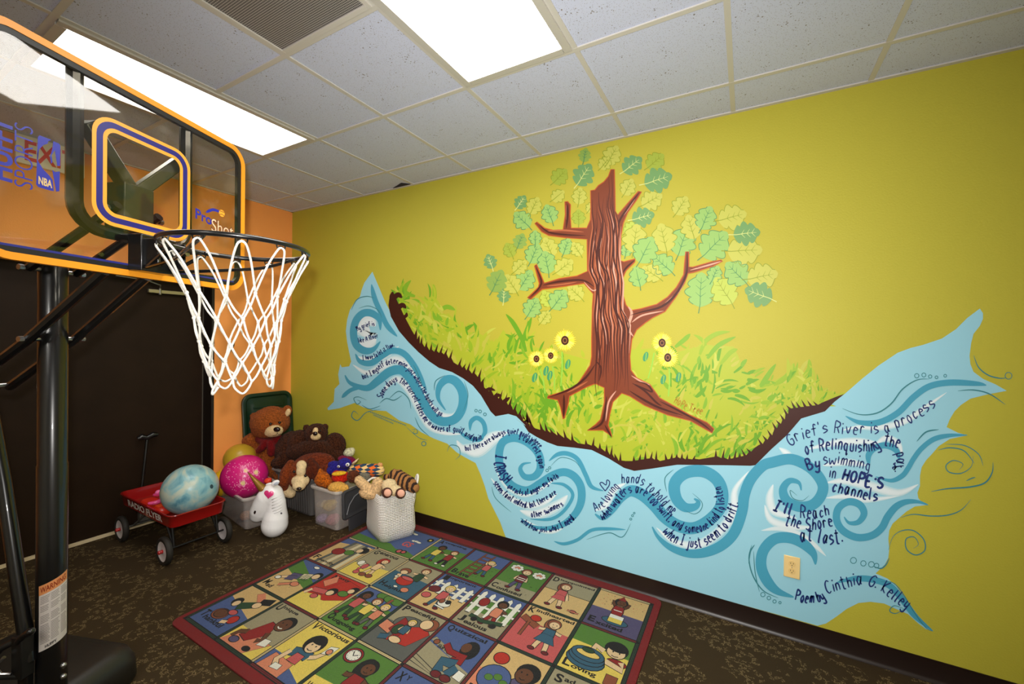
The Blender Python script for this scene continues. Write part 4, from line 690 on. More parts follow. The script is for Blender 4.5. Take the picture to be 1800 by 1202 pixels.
# pole
pr = .043
pole = B().lathe([(0, .12), (pr+.002, .12), (pr+.002, 1.083), (pr, 1.09), (pr, 1.885), (pr-.012, 1.90), (0, 1.90)], seg=40).build('pole', BLACK, hoop)
b = B()
cv_ = Matrix.Rotation(-HA, 3, 'Z') @ (CPOS-HO+hn*FX); ca = math.atan2(cv_.y, cv_.x)    # towards the aisle the label faces
def cyl(u, z, r=pr+.0028): return Vector((r*math.cos(ca+u), r*math.sin(ca+u), z))
def patch(u0, u1, z0, z1, r, mi, k=10, sl=.018): b.add([cyl(u0+(u1-u0)*i/k, z+(u0+(u1-u0)*i/k)*sl, r) for i in range(k+1) for z in (z0, z1)], [(2*i, 2*i+2, 2*i+3, 2*i+1) for i in range(k)], mi)
patch(-.85, 1.12, .372, .632, pr+.0026, 0); patch(-.85, 1.12, .594, .632, pr+.0029, 1)
rl = random.Random(3)
for i in range(30):
    z = .40+i*.0063
    if i in (12, 18, 19, 24): continue
    for a0, a1 in ((-.72, -.1), (-.05, .5), (.56, 1.05)): patch(a0, a1-rl.uniform(0, .12), z, z+.0028, pr+.0029, 2, 4)
put_text(b, 'WARNING', -.72, .602, .95, .624, lambda u, z: cyl(u, z+u*.018, pr+.0033), 3, .02); put_text(b, 'HUFFY', -.4, .379, .3, .390, lambda u, z: cyl(u, z+u*.018, pr+.0033), 4, .03)
b.build('warning_label', [mat((214, 206, 200), .5), mat((226, 150, 92), .5), mat((150, 142, 138), .6), mat((150, 50, 20), .5), BLACKP], pole, smooth=False)
b = B()
for z in (.27, .225): b.ell(cyl(.75, z, pr+.004), (.011, .011, .011), seg=12, rings=8)
b.build('pole_bolts', STEEL, pole)
# lift arms (four bars, two each side), strut and clamp
for s, w_ in ((-.075, 1), (.075, 1)):
    b = B(); b.tube([(FX-.03, s, 2.085 if s < 0 else 2.085), (FX-.18, s, 2.0), (-.0, s, 1.86)], .016, seg=8); b.build('lift_arm', BLACK, hoop)
    b = B(); b.tube([(FX-.09, s, 1.842), (.0, s, 1.588), (-.35, s, 1.375)], .0175, seg=8); b.build('lift_arm', BLACK, hoop)
    b = B(); sg = -1 if s < 0 else 1
    for x, z in ((.0, 1.86), (-.0, 1.588), (FX-.05, 2.07), (FX-.1, 1.845)): b.tube([(x, s+sg*.016, z), (x, s+sg*.03, z)], .011, seg=8)
    b.build('pivot_bolts', STEEL, hoop)
b = B(); b.tube([(.0, -.09, 1.86), (.0, .09, 1.86)], .009).tube([(0, -.09, 1.588), (0, .09, 1.588)], .009).tube([(-.35, -.09, 1.385), (-.35, .09, 1.385)], .010); b.build('axle_pins', STEEL, hoop)
B().tube([(-.345, 0, 1.385), (-.215, -.02, 1.0), (-.035, -.055, .40), (-.02, -.058, .33)], .0235, seg=14).build('strut', BLACK, hoop)
b = B(); b.tube([(-.035, -.06, .43), (-.09, -.10, .40), (-.12, -.115, .345), (-.085, -.10, .295), (-.03, -.075, .285)], .014, seg=8); b.box((-.03, -.07, .36), (.05, .04, .16)); b.tube([(-.03, -.085, .42), (.005, -.09, .455), (.03, -.085, .47)], [.012, .011, .015], seg=10); b.box((-.05, -.05, .25), (.05, .02, .10))
cl = b.build('clamp', BLACKP, hoop, bevel=.003); B().tube([(-.06, -.105, .375), (-.085, -.118, .345), (-.065, -.112, .315), (-.035, -.10, .31)], .006, seg=8).build('spring', STEEL, cl); B().ell((.034, -.087, .472), .014).build('lever_knob', BLACK, cl)
# backboard
def outline(e, n=8): return rrect(-SR+e, ZB+e, SR-e, ZT-e, max(.02, .085-e), n)
bb = B().prism(outline(.006), lambda s, z: Vector((FX-.004, s, z)), lambda s, z: Vector((FX, s, z))).build('backboard', acrylic(), hoop, smooth=False)
def frame_ring(b, e0, e1, x0, x1, mi=0):
    A, I = outline(e0), outline(e1); n = len(A)
    v = [Vector((x, p[0], p[1])) for x in (x0, x1) for L in (A, I) for p in L]
    f = []
    for k in range(n):
        j = (k+1) % n
        f += [(k, j, n+j, n+k), (2*n+k, 2*n+j, 3*n+j, 3*n+k), (k, j, 2*n+j, 2*n+k), (n+k, n+j, 3*n+j, 3*n+k)]
    b.add(v, f, mi)
ORA = mat((236, 150, 34), .4); INK = mat((36, 40, 120), .4)
b = B(); frame_ring(b, 0, .022, FX-.018, FX+.004); b.build('orange_trim', ORA, bb, angle=30)
b = B(); frame_ring(b, .022, .040, FX-.016, FX+.0012); b.build('black_edge', BLACKP, bb, angle=30)
b = B(); b.ribbon([(-SR+.05, ZB+.042), (SR-.06, ZB+.042)], .007, lambda s, z: Vector((FX+.0016, s, z))); b.build('blue_line', INK, bb, smooth=False)
# tube frame behind the sheet
b = B(); P = [(-.21, ZT-.02), (-.21, 2.06)]+[(-.21+.085*(1-math.cos(a)), 2.06-.085*math.sin(a)) for a in [PI/2*i/6 for i in range(1, 7)]]+[(.10, 1.975)]+[(.10+.085*math.sin(a), 1.975+.085*(1-math.cos(a))) for a in [PI/2*i/6 for i in range(1, 7)]]+[(.185, ZT-.02)]
b.tube([(FX-.028, s, z) for s, z in P], .0225, seg=8); b.build('steel_frame', BLACK, hoop)
DK = mat((58, 60, 46), .35, .3)
b = B()
for sg, s1, z1 in ((-1, -.17, 2.34), (1, .165, 2.34)):
    a = Vector((FX-.06, sg*.02, 2.17)); c_ = Vector((FX-.04, s1, z1)); m_ = (c_-a).normalized(); rot = m_.to_track_quat('Z', 'Y').to_matrix(); b.box((a+c_)/2, (.045, .045, (c_-a).length), rot=rot)
b.box((FX-.075, 0, 2.075), (.09, .11, .21)); b.build('y_bracket', DK, hoop, bevel=.004)
# target square (painted)
bpf = lambda dx: (lambda s, z: Vector((FX+dx, s, z)))
def sq_ring(b, e, w_, dx, mi):
    A = rrect(-.18+e, 1.9954+e, .18-e, 2.3751-e, .07-e*.8, 8); I = rrect(-.18+e+w_, 1.9954+e+w_, .18-e-w_, 2.3751-e-w_, max(.01, .07-(e+w_)*.8), 8); n = len(A)
    b.add([bpf(dx)(*p) for p in A+I], [(k, (k+1) % n, n+(k+1) % n, n+k) for k in range(n)], mi)
b = B(); sq_ring(b, 0, .046, .0006, 0); sq_ring(b, .013, .020, .0010, 1); b.build('target_square', [mat((240, 160, 52), .4), mat((28, 26, 112), .4)], bb, smooth=False)
# printed marks
DB = mat((30, 36, 150), .4)
b = B()
def up_text(t, s_base, s_top, z0, z1, off): put_text(b, t, 0, 0, 1, 1, lambda u, v: Vector((FX+.001, s_base+(s_top-s_base)*v, z0+(z1-z0)*u)), 0, off)
up_text('HUFFY', -.379, -.432, 2.05, 2.232, .035); up_text('SPORTS', -.334, -.376, 2.045, 2.232, -.012); b.build('printed_name', DB, bb, smooth=False)
b = B(); c8 = lambda *a: [bd(.15*a[i], 180+.15*a[i+1]) for i in range(0, len(a), 2)]
b.poly(c8(440, 405, 460, 385, 600, 438, 562, 456, 556, 484, 505, 500, 455, 552, 430, 600, 440, 680, 500, 780, 580, 862, 615, 910, 628, 1040, 600, 1036, 445, 992, 420, 960), bpf(.001), 0)
b.poly(c8(620, 455, 690, 482, 704, 510, 700, 745, 668, 742, 650, 640, 640, 560, 600, 620, 612, 700, 596, 720, 582, 640, 612, 530), bpf(.0012), 0); b.poly(c8(608, 790, 640, 815, 698, 808, 692, 1040, 655, 1046, 640, 960), bpf(.0012), 0)
s0, z0 = bd(67, 323); s1, z1 = bd(91, 331); put_text(b, 'NBA', 0, 0, 1, 1, lambda u, v: Vector((FX+.0016, s0+(s1-s0)*u, z0+(z1-z0)*u+.024*v)), 1, .03); b.build('league_emblem', [DB, mat((206, 176, 120), .5)], bb, smooth=False)
b = B()
def slant(t, s0, s1, z0, z1, h, mi, off, dx=.001): put_text(b, t, 0, 0, 1, 1, lambda u, v: Vector((FX+dx, s0+(s1-s0)*u, z0+(z1-z0)*u+h*v)), mi, off)
slant('Pro', .205, .285, 2.115, 2.105, .045, 0, .02); slant('Shot', .282, .405, 2.078, 2.075, .062, 2, .035); slant('Shot', .284, .403, 2.080, 2.077, .058, 3, 0., .0014)
b.ribbon(smooth_pts([(.255, 2.155), (.29, 2.178), (.325, 2.18)], 6), taper(13, .012, .1, .9), bpf(.001), 0); b.poly([(.338+.016*math.cos(PI*i/8), 2.176+.016*math.sin(PI*i/8)) for i in range(16)], bpf(.0012), 1)
for k in (-.006, .006): b.ribbon([(.325, 2.176+k*1.4), (.338, 2.178+k), (.352, 2.176+k*1.4)], .0022, bpf(.0016), 2)
b.build('printed_logo', [DB, mat((240, 160, 50), .4), mat((70, 20, 40), .4), mat((236, 190, 150), .5)], bb, smooth=False)
# rim, its bracket and the net
RXC, RZ, RR = FX+.404, 1.933, .229
b = B(); b.box((FX+.03, 0, 1.914), (.06, .13, .135)); b.box((FX+.12, 0, 1.933), (.13, .10, .012)); b.box((FX+.08, -.052, 1.915), (.08, .006, .10)); b.box((FX+.08, .052, 1.915), (.08, .006, .10))
br = b.build('rim_bracket', BLACK, hoop, bevel=.004)
b = B(); b.tube([(FX+.075, -.02, 1.87), (FX+.075, -.02, 1.96)], .011).tube([(FX+.1, .015, 1.92), (FX+.17, .015, 1.92)], .010)
for y, z in ((-.045, 1.875), (.045, 1.875), (.04, 1.95), (-.045, 1.95)): b.ell((FX+.064, y, z), .009, seg=10, rings=6)
b.build('bolts', STEEL, br)
b = B(); b.tube([(RXC+RR*math.cos(2*PI*i/64), RR*math.sin(2*PI*i/64), RZ) for i in range(64)], .0088, closed=True, seg=12)
for sg in (-1, 1):
    b.tube(smooth_pts([(FX+.07, sg*.055, 1.858), (FX+.24, sg*.11, 1.872), (FX+.36, sg*.17, 1.89), (RXC+.06, sg*.205, RZ-.008), (RXC+.075, sg*.216, RZ)], 5), .0062, seg=8)
    b.tube([(FX+.10, sg*.045, RZ), (RXC-RR+.02, sg*.07, RZ), (RXC-RR*.86, sg*RR*.5, RZ)], .0075, seg=8)
    b.tube([(FX+.065, sg*.05, 1.86), (RXC-RR-.0, sg*.07, RZ-.012)], .007, seg=8)
NH = 12
for i in range(NH):
    a = 2*PI*(i+.5)/NH; c_ = Vector((RXC+RR*math.cos(a), RR*math.sin(a), RZ-.009)); t_ = Vector((-math.sin(a), math.cos(a), 0))
    b.tube([c_-t_*.016, c_-t_*.014-Vector((0, 0, .010)), c_-t_*.004-Vector((0, 0, .004)), c_+t_*.004-Vector((0, 0, .004)), c_+t_*.014-Vector((0, 0, .010)), c_+t_*.016], .0028, seg=6)
b.build('rim', BLACK, hoop)
rn = random.Random(11); CORD = mat((214, 210, 200), .8, bump=.5, bs=300, sheen=.2)
LV = ((0, RR, .5), (.165, .158, 0), (.255, .136, .5), (.335, .121, 0), (.405, .110, .5), (.46, .103, 0))
def node(l, i):
    dz, r, off = LV[l]; a = 2*PI*((i % NH)+off+.0)/NH; rk = random.Random(l*50+i % NH); j = .0 if l == 0 else .007
    return Vector((RXC+(r+rk.uniform(-j, j))*math.cos(a)+(.012*l/5 if l else 0), (r+rk.uniform(-j, j))*math.sin(a)+.008*l/5, RZ-.016-dz+rk.uniform(-j, j)*1.6))
b = B()
def cord(pts, r=.0037): b.tube(smooth_pts([tuple(p) for p in pts], 4), r, seg=7)
for i in range(NH):
    a = 2*PI*(i+.5)/NH; t_ = Vector((-math.sin(a), math.cos(a), 0)); o_ = node(0, i)
    for sg, j in ((-1, i), (1, i+1)):
        e_ = node(1, j); m_ = (o_+t_*sg*.018)*.6+e_*.4; cord([o_, o_+t_*sg*.013-Vector((0, 0, .012)), m_, e_])
for l in range(1, 5):
    for i in range(NH):
        for j in ((i, i-1) if LV[l][2] == 0 else (i, i+1)):
            p, e_ = node(l, i), node(l+1, j); cord([p, (p+e_)/2+Vector((rn.uniform(-.003, .003), rn.uniform(-.003, .003), -.006)), e_])
    for i in range(NH): p = node(l, i); b.ell(p, (.0062, .0062, .008), seg=8, rings=6)
for i in range(NH):
    if i % 4 == 3: continue
    p, e_ = node(5, i), node(5, i+1); m_ = (p+e_)/2; d_ = rn.uniform(.02, .055); cord([p, p*.8+m_*.2-Vector((0, 0, d_*.6)), m_-Vector((0, 0, d_)), p*.2+m_*.0+e_*.8-Vector((0, 0, d_*.6)), e_])
p = node(5, 9); cord([p, p-Vector((.01, .01, .03)), p-Vector((0, .02, .045)), p-Vector((-.012, .01, .02))])
b.build('net', CORD, hoop, angle=180)

# ================================================================== TOYS IN THE CORNER
FUZZ = bpy.data.textures.new('fur_tufts', 'CLOUDS'); FUZZ.noise_scale = .011; FUZZ.noise_depth = 2
class Toy:
    """A soft or inflated toy: rounded volumes placed at measured positions, grown together into one skin per part."""
    def __init__(s, name, label, cat, px, py, Z, group=None):
        s.Z = Z; s.s = Z/CF; s.root = thing(name, label, cat, at(px, py, Z), group=group)
    def P(s, px, py, dd=0): return at(px, py, s.Z+dd)
    def e(s, b, px, py, rx, ry, dd=0., rd=None, ang=0.):
        """ellipsoid: radii in photograph pixels at the toy's distance, dd metres nearer (-) or farther (+)"""
        k = (s.Z+dd)/CF; A = Matrix((rt0, fw, up0)).transposed() @ Matrix.Rotation(-math.radians(ang), 3, 'Y')
        b.ell(s.P(px, py, dd), (rx*k, (rd if rd is not None else (rx+ry)/2)*k, ry*k), rot=A, seg=24, rings=14)
    def chain(s, b, pts):
        """tapered limb through (px, py, radius px, dd)"""
        for a, c_ in zip(pts, pts[1:]):
            L = math.hypot(c_[0]-a[0], c_[1]-a[1]); n = max(2, int(L/(.35*min(a[2], c_[2])))+1)
            for i in range(n+1):
                t = i/n; v = [a[j]+(c_[j]-a[j])*t for j in range(4)]; s.e(b, v[0], v[1], v[2], v[2], v[3], v[2])
    def part(s, b, name, m, parent=None, vox=0., fuzz=0., smooth=180):
        p = parent or s.root; off = s.root.location if p == s.root or p.parent == s.root else p.location
        b.v = [v-s.root.location for v in b.v]
        o = b.build(name, m, p, angle=smooth)
        if vox:
            r = o.modifiers.new('skin', 'REMESH'); r.mode = 'VOXEL'; r.voxel_size = vox; r.use_smooth_shade = True
            k = o.modifiers.new('relax', 'SMOOTH'); k.factor = .6; k.iterations = 4
        if fuzz:
            d = o.modifiers.new('fur', 'DISPLACE'); d.texture = FUZZ; d.strength = fuzz; d.mid_level = .4; d.texture_coords = 'LOCAL'
        return o
    def fig(s, name, m, items, parent=None, vox=.0052, fuzz=.010):
        b = B()
        for it in items:
            if isinstance(it[0], tuple): s.chain(b, it)
            else: s.e(b, *it)
        return s.part(b, name, m, parent, vox, fuzz)

# ---- wagon
WR = mat((150, 14, 14), .28, coat=.5); RUB = mat((34, 30, 24), .7); WHL = mat((214, 206, 206), .35); SIL = mat((150, 148, 140), .35, .8)
wag = thing('toy_wagon', 'small red metal wagon with a black handle parked by the brown door', 'wagon', (.405, -1.2, 0))
wl = wag.location
def loft(b, rings, mi=0, cap0=True, cap1=True):
    n = len(rings[0]); v = [p for r_ in rings for p in r_]
    f = [(i*n+k, i*n+(k+1) % n, (i+1)*n+(k+1) % n, (i+1)*n+k) for i in range(len(rings)-1) for k in range(n)]
    if cap0: f.append(tuple(range(n-1, -1, -1)))
    if cap1: f.append(tuple((len(rings)-1)*n+k for k in range(n)))
    b.add(v, f, mi)
TX0, TX1, TY0, TY1 = -.025, .838, -1.392, -1.035
def tr_(e, z, r=.05): return [Vector((x, y, z))-wl for x, y in rrect(TX0+e, TY0+e, TX1-e, TY1-e, max(.012, r-e*.5), 6)]
b = B(); loft(b, [tr_(.022, .268), tr_(.012, .272), tr_(.002, .350), tr_(-.006, .356), tr_(-.004, .362), tr_(.004, .360), tr_(.006, .35), tr_(.016, .280), tr_(.03, .276)])
tray = b.build('tray', WR, wag, angle=50)
b = B(); put_text(b, 'RADIO FLYER', .13, .288, .70, .338, lambda x, z: Vector((x, TY0+.0115-(z-.272)*.13-.0012, z))-wl, offset=.03); b.build('side_lettering', mat((232, 226, 222), .5), tray, smooth=False)
def wheel(x, y, out):
    M = Matrix.Translation(Vector((x, y, .098))-wl) @ Matrix.Rotation(PI/2*out, 4, 'X')     # +z of the lathe points outwards
    o = B().lathe([(.070, -.017), (.088, -.018), (.096, -.010), (.098, 0), (.096, .010), (.088, .018), (.070, .017), (.070, -.017)], M=M).build('wheel', RUB, wag)
    B().lathe([(0, -.004), (.02, -.006), (.045, -.002), (.062, -.010), (.071, -.013), (.071, .013), (.062, .010), (.045, .002), (.022, .008), (0, .009)], M=M).build('rim_disc', WHL, o)
    B().lathe([(0, .010), (.012, .010), (.013, .018), (.011, .024), (.014, .028), (.012, .036), (0, .040)], seg=20, M=M).build('hub_cap', mat((176, 36, 34), .35), o)
for x, y, out in ((.735, -1.385, 1), (.735, -1.005, -1), (.055, -1.40, 1), (.055, -1.04, -1)): wheel(x, y, out)
def wt(*p): return [Vector(q_)-wl for q_ in p]
for x in (.055, .735): B().tube(wt((x, -1.385 if x > .5 else -1.40, .098), (x, -1.005 if x > .5 else -1.04, .098)), .007).build('axle', SIL if x < .5 else BLACKP, wag)
b = B(); b.tube(wt((.055, -1.22, .10), (.40, -1.22, .20), (.45, -1.22, .262)), .011).tube(wt((.07, -1.33, .105), (.26, -1.30, .255)), .009).tube(wt((.07, -1.10, .105), (.26, -1.13, .255)), .009); b.box(Vector((.06, -1.22, .19))-wl, (.04, .16, .15)); b.build('front_bracket', SIL, wag, bevel=.003)
b = B()
for y in (-1.33, -1.05): b.tube(wt((.735, y, .10), (.70, y, .265)), .008).tube(wt((.735, y, .10), (.60, y, .265)), .008)
b.box(Vector((.66, -1.19, .258))-wl, (.2, .3, .012)); b.build('rear_bracket', BLACKP, wag)
b = B(); b.tube(wt((.03, -1.22, .12), (-.045, -1.235, .17), (-.075, -1.235, .33), (-.108, -1.19, .725)), [.009, .009, .010, .011]); h = b.build('handle', BLACK, wag)
B().tube(wt((-.114, -1.25, .745), (-.112, -1.225, .757), (-.108, -1.19, .742), (-.104, -1.15, .762), (-.10, -1.12, .757)), [.016, .024, .019, .024, .016], seg=12).build('grip', BLACK, h)
# ---- balls
def marble():
    m, nt, out = nodes('marbled_blue_rubber'); p_ = N(nt, 'ShaderNodeBsdfPrincipled', i_Roughness=.33)
    tc = N(nt, 'ShaderNodeTexCoord'); n1 = N(nt, 'ShaderNodeTexNoise', i_Scale=6.0, i_Detail=5.0, i_Distortion=1.6); nt.links.new(tc.outputs['Object'], n1.inputs['Vector'])
    r_ = N(nt, 'ShaderNodeValToRGB'); el = r_.color_ramp.elements; el[0].position = .34; el[0].color = lin((92, 150, 170)); el[1].position = .62; el[1].color = lin((196, 206, 190))
    k = el.new(.46); k.color = lin((142, 190, 198)); nt.links.new(n1.outputs[0], r_.inputs[0]); nt.links.new(r_.outputs[0], p_.inputs['Base Color']); nt.links.new(p_.outputs[0], out.inputs[0]); return m
def ball(name, label, c, r, m, group='play balls'):
    t = thing(name, label, 'ball', c, group=group); B().ell((0, 0, 0), r, seg=48, rings=28).build('shell', m, t, angle=180); return t
def on_ball(t, r, px, py, pts, name, m, Zg):
    """a printed mark, its outline given around a photograph position, wrapped on the ball"""
    b = B(); c = t.location
    def f(u, v):
        d = ray(px+u, py+v); oc = CPOS-c; A = d.dot(d); Bq = 2*d.dot(oc); Cq = oc.dot(oc)-(r*1.003)**2; disc = max(0, Bq*Bq-4*A*Cq); return CPOS+d*((-Bq-math.sqrt(disc))/(2*A))-c
    for P in pts: b.poly(P, f)
    return b.build(name, m, t, smooth=False, recalc=False)
circ = lambda r, n=14, x=0, y=0, k=1: [(x+r*math.cos(2*PI*i/n), y+k*r*math.sin(2*PI*i/n)) for i in range(n)]
cb = at(334.5, 859.5, 3.12); bl = ball('play_ball', 'big pale blue marbled ball lying in the red wagon', cb, .178, marble())
o = on_ball(bl, .178, 372, 855, [circ(3, 10, 0, 0, 1.3)], 'valve', mat((40, 70, 80), .5), 3.1)
cp = at(430, 837, 3.60); pk = ball('play_ball', 'big hot pink ball with small prints on the clear bin', cp, .180, mat((222, 34, 128), .3, coat=.2))
rp = random.Random(9); CRM = mat((244, 214, 150), .5); PKL = mat((248, 150, 190), .5)
for x, y, r_ in ((427, 849, 6.5), (450, 830, 6), (432, 827, 5)):
    on_ball(pk, .180, x, y, [[(u*(1+.18*math.cos(5*math.atan2(v, u))), v*(1+.18*math.cos(5*math.atan2(v, u)))) for u, v in circ(r_, 30)]], 'print', PKL, 3.6); on_ball(pk, .1803, x, y, [circ(r_*.62)], 'print', CRM, 3.6)
on_ball(pk, .180, 430, 837, [[(x+.9*math.cos(a), y+.9*math.sin(a)) for a in [2*PI*i/6 for i in range(6)]] for x, y in [(rp.uniform(-33, 33), rp.uniform(-29, 26)) for _ in range(150)] if x*x/1500+y*y/1000 < 1], 'speckle_print', PKL, 3.6)
ball('play_ball', 'gold ball at the back between the orange wall and the pink ball', at(422, 806, 3.88), .136, mat((196, 160, 46), .32))
t = ball('play_ball', 'yellow ball low down between the blue and pink balls', at(399, 847, 3.78), .125, mat((240, 186, 30), .35)); on_ball(t, .125, 391, 832, [[(-4, 0), (-1, 2), (0, -2), (3, -3), (5, 0), (2, 2), (0, 5), (-2, 4)]], 'print', BLACKP, 3.78)
# ---- plastic toys in the wagon
RED = mat((226, 50, 30), .35, coat=.3); PNK = mat((236, 84, 150), .35, coat=.3)
t = thing('toy_boat', 'flat red plastic toy lying in the wagon under a pink one', 'toy', (.38, -1.305, .281))
b = B(); loft(b, [[Vector((x, y, z)) for x, y in rrect(-.17+e, -.055+e, .17-e, .055-e, .05-e)] for z, e in ((0, .01), (.02, 0), (.045, .004), (.058, .016))]); b.build('body', RED, t)
b = B()
for i in range(7): b.box((-.02+.025*i, .0, .06), (.008, .07, .008))
b.build('ribs', mat((236, 90, 40), .35), t)
t = thing('toy_bat', 'curled pink plastic toy lying on the red toy in the wagon', 'toy', (.385, -1.30, .345))
B().tube(smooth_pts([(-.14, .03, .012), (-.06, .05, .02), (.04, .02, .02), (.08, -.03, .02), (.05, -.07, .018)], 6), [.010+.007*math.sin(PI*i/24) for i in range(25)], seg=12).build('tube', PNK, t, angle=180)
b = B(); b.tube([(-.13, .06, .018), (.02, .075, .022), (.09, .06, .022)], .014, seg=12); b.ell((-.14, .06, .02), .022).ell((.09, .06, .022), .02); b.build('stick', mat((240, 120, 176), .35), t)
# ---- storage bins
CLEAR = clear_plastic('clear_bin_plastic', (206, 196, 190), .30); CLRIM = clear_plastic('clear_bin_rim', (226, 218, 210), .62); GREYBIN = clear_plastic('grey_tote_plastic', (104, 100, 98), .86)
GRIM = mat((120, 112, 108), .4)
def tote(name, label, cx, cy, rz, lx, ly, h, grow, m, mr, ribs=0, group=None, th=.004, notch=False):
    t = thing(name, label, 'bin', (cx, cy, 0), rz, group)
    def R_(e, z, k=1.): g = grow*z/h; return [Vector((x, y, z+(0 if not notch or z < h*.9 else -.018*max(0, 1-(x/(.10))**2)))) for x, y in rrect(-lx/2-g+e, -ly/2-g+e, lx/2+g-e, ly/2+g-e, .035, 6)]
    b = B(); loft(b, [R_(.012, .0012), R_(0, .012), R_(0, h*.5), R_(0, h-.012), R_(th, h-.012), R_(th, h*.5), R_(th, .014), R_(.015, .006)]); b.build('body', m, t, angle=50)
    b = B(); n0 = R_(-.014, h-.022), R_(-.018, h-.012), R_(-.016, h), R_(.001, h+.001), R_(.004, h-.006), R_(.0, h-.013); loft(b, list(n0), cap0=False, cap1=False); b.build('rim', mr, t, angle=50)
    if ribs:
        b = B(); n = int(lx/.034)
        for i in range(n):
            x = -lx/2+.03+(lx-.06)*i/(n-1)
            for sg in (-1, 1): b.box((x, sg*(ly/2+grow*.45+.002), h*.47), (.014, .009, h*.80), rot=Matrix.Rotation(-sg*math.atan(grow/h), 3, 'X'))
        b.build('ribs', m, t, bevel=.002)
    return t
tote('storage_bin', 'clear plastic bin under the pink ball beside the wagon', .428, -.634, math.radians(-8), .58, .30, .28, .022, CLEAR, CLRIM)
tote('storage_bin', 'tall grey ribbed tote behind the inflatable unicorn, holding the bears', .60, -.222, 0, .62, .32, .365, .022, GREYBIN, CLRIM, ribs=1)
tote('storage_bin', 'clear plastic bin full of toys between the grey tote and the basket', 1.195, -.297, 0, .30, .31, .338, .012, CLEAR, CLRIM, notch=True)
# dark green lid propped in the corner, on its own tote
t = tote('storage_tote', 'dark green tote in the room corner behind the grey tote', 0.128, -.20, 0, .16, .30, .33, .014, mat((14, 44, 26), .4), mat((12, 40, 24), .4))
t = thing('tote_lid', 'dark green tote lid leaning on the orange wall behind the teddy bear', 'lid', (.095, -.272, .34))
GL_ = mat((12, 46, 28), .35); LT = Matrix.Translation((0, 0, 0)) @ Matrix.Rotation(math.radians(-5.8), 4, 'Y')
def lidring(e, x): return [LT @ Vector((x, y, z)) for y, z in rrect(-.25+e, .0+e, .25-e, .70-e, max(.02, .09-e), 6)]
b = B(); loft(b, [lidring(.0, 0), lidring(0, .022), lidring(.012, .028), lidring(.03, .027), lidring(.045, .012), lidring(.09, .012), lidring(.10, .02)]); b.build('panel', GL_, t, angle=40)
b = B()
for z in (.50, .56): b.box(LT @ Vector((.022, 0, z)), (.012, .30, .02), rot=LT.to_3x3())
b.build('raised_bars', GL_, t, bevel=.003)
# grey lid against the clear bin
t = thing('bin_lid', 'dark grey plastic lid standing against the clear bin by the basket', 'lid', (1.402, -.33, .0))
GR = mat((62, 62, 66), .38); LM = Matrix.Rotation(math.radians(7), 4, 'Z') @ Matrix.Rotation(math.radians(-3), 4, 'Y')
def lr(e, x): return [LM @ Vector((x, y, z)) for y, z in rrect(-.125+e, .11+e, .20-e, .345-e, .03, 5)]
b = B(); loft(b, [lr(0, 0), lr(0, .012), lr(.01, .018), lr(.025, .010), lr(.04, .010)]); b.build('panel', GR, t, angle=40)
B().tube([LM @ Vector((.018, y, z)) for y, z in ((-.09, .15), (-.06, .22), (0, .27), (.08, .29))], .004, seg=6).build('moulded_line', mat((120, 120, 124), .4), t)
B().box(LM @ Vector((.006, .04, .06)), (.012, .2, .12), rot=LM.to_3x3()).build('lower_edge', GR, t, bevel=.003)
# ---- things inside the clear bins
def lump(name, label, cat, px, py, Z, r, c, group, m=None):
    t = Toy(name, label, cat, px, py, Z, group); t.fig('body', m or plush(c), [(px, py, r, r*.85), (px+r*.5, py-r*.4, r*.6, r*.55), (px-r*.6, py+r*.2, r*.55, r*.5)], fuzz=.005); return t
lump('soft_toy', 'peach coloured toy at the bottom of the clear bin beside the unicorn', 'soft toy', 432, 906, 3.60, 9, (214, 150, 110), 'toys inside the clear bins')
lump('soft_toy', 'dark grey toy at the bottom of the clear bin under the pink ball', 'soft toy', 425, 917, 3.60, 9, (70, 66, 76), 'toys inside the clear bins')
lump('soft_toy', 'yellow soft toy seen through the clear bin by the basket', 'soft toy', 580, 888, 3.58, 11, (236, 186, 80), 'toys inside the clear bins')
lump('soft_toy', 'pale cream soft toy high up inside the clear bin by the basket', 'soft toy', 566, 886, 3.66, 8, (226, 196, 150), 'toys inside the clear bins')
lump('soft_toy', 'lilac soft toy at the left bottom of the clear bin by the basket', 'soft toy', 566, 911, 3.58, 9, (190, 166, 206), 'toys inside the clear bins')
lump('soft_toy', 'pink soft toy at the bottom of the clear bin by the basket', 'soft toy', 585, 913, 3.56, 11, (226, 140, 156), 'toys inside the clear bins')
lump('soft_toy', 'rose and grey soft toy at the right bottom of the clear bin by the basket', 'soft toy', 611, 908, 3.66, 9, (170, 110, 120), 'toys inside the clear bins')
# ---- big teddy
DARK = mat((30, 16, 12), .25); TAN = plush((232, 200, 148), .12); T1 = plush((150, 78, 30))
T = Toy('teddy_bear', 'big golden brown teddy bear with a dark red scarf against the green lid', 'teddy bear', 473, 838, 4.03)
T.fig('body', T1, [(474, 806, 33, 38, 0, 25), (474, 775, 20, 18), (458, 836, 16, 13, -.05), (496, 834, 16, 13, -.05), ((456, 778, 13, -.02), (444, 773, 12.5, -.06), (437, 775, 10, -.06)), ((494, 782, 13, 0), (508, 790, 12, 0), (512, 806, 11, -.02))])
hd = T.fig('head', T1, [(475, 742, 32, 26, -.05), (471, 752, 27, 18, -.06), (478, 734, 26, 20, -.05), (450, 733, 10.5, 7, -.02, 6, -18), (504, 723, 8.5, 11, -.01, 5, -20)])
T.fig('inner_ear', TAN, [(506, 725, 4.5, 7.5, -.045, 3, -20)], hd, .005, .003); T.fig('inner_ear', TAN, [(445, 740, 3.5, 3.5, -.05, 2)], hd, .005, .002)
T.fig('muzzle', TAN, [(482, 757, 15, 10.5, -.165, 11), (478, 760, 12, 8, -.16, 10)], hd, .005, .003)
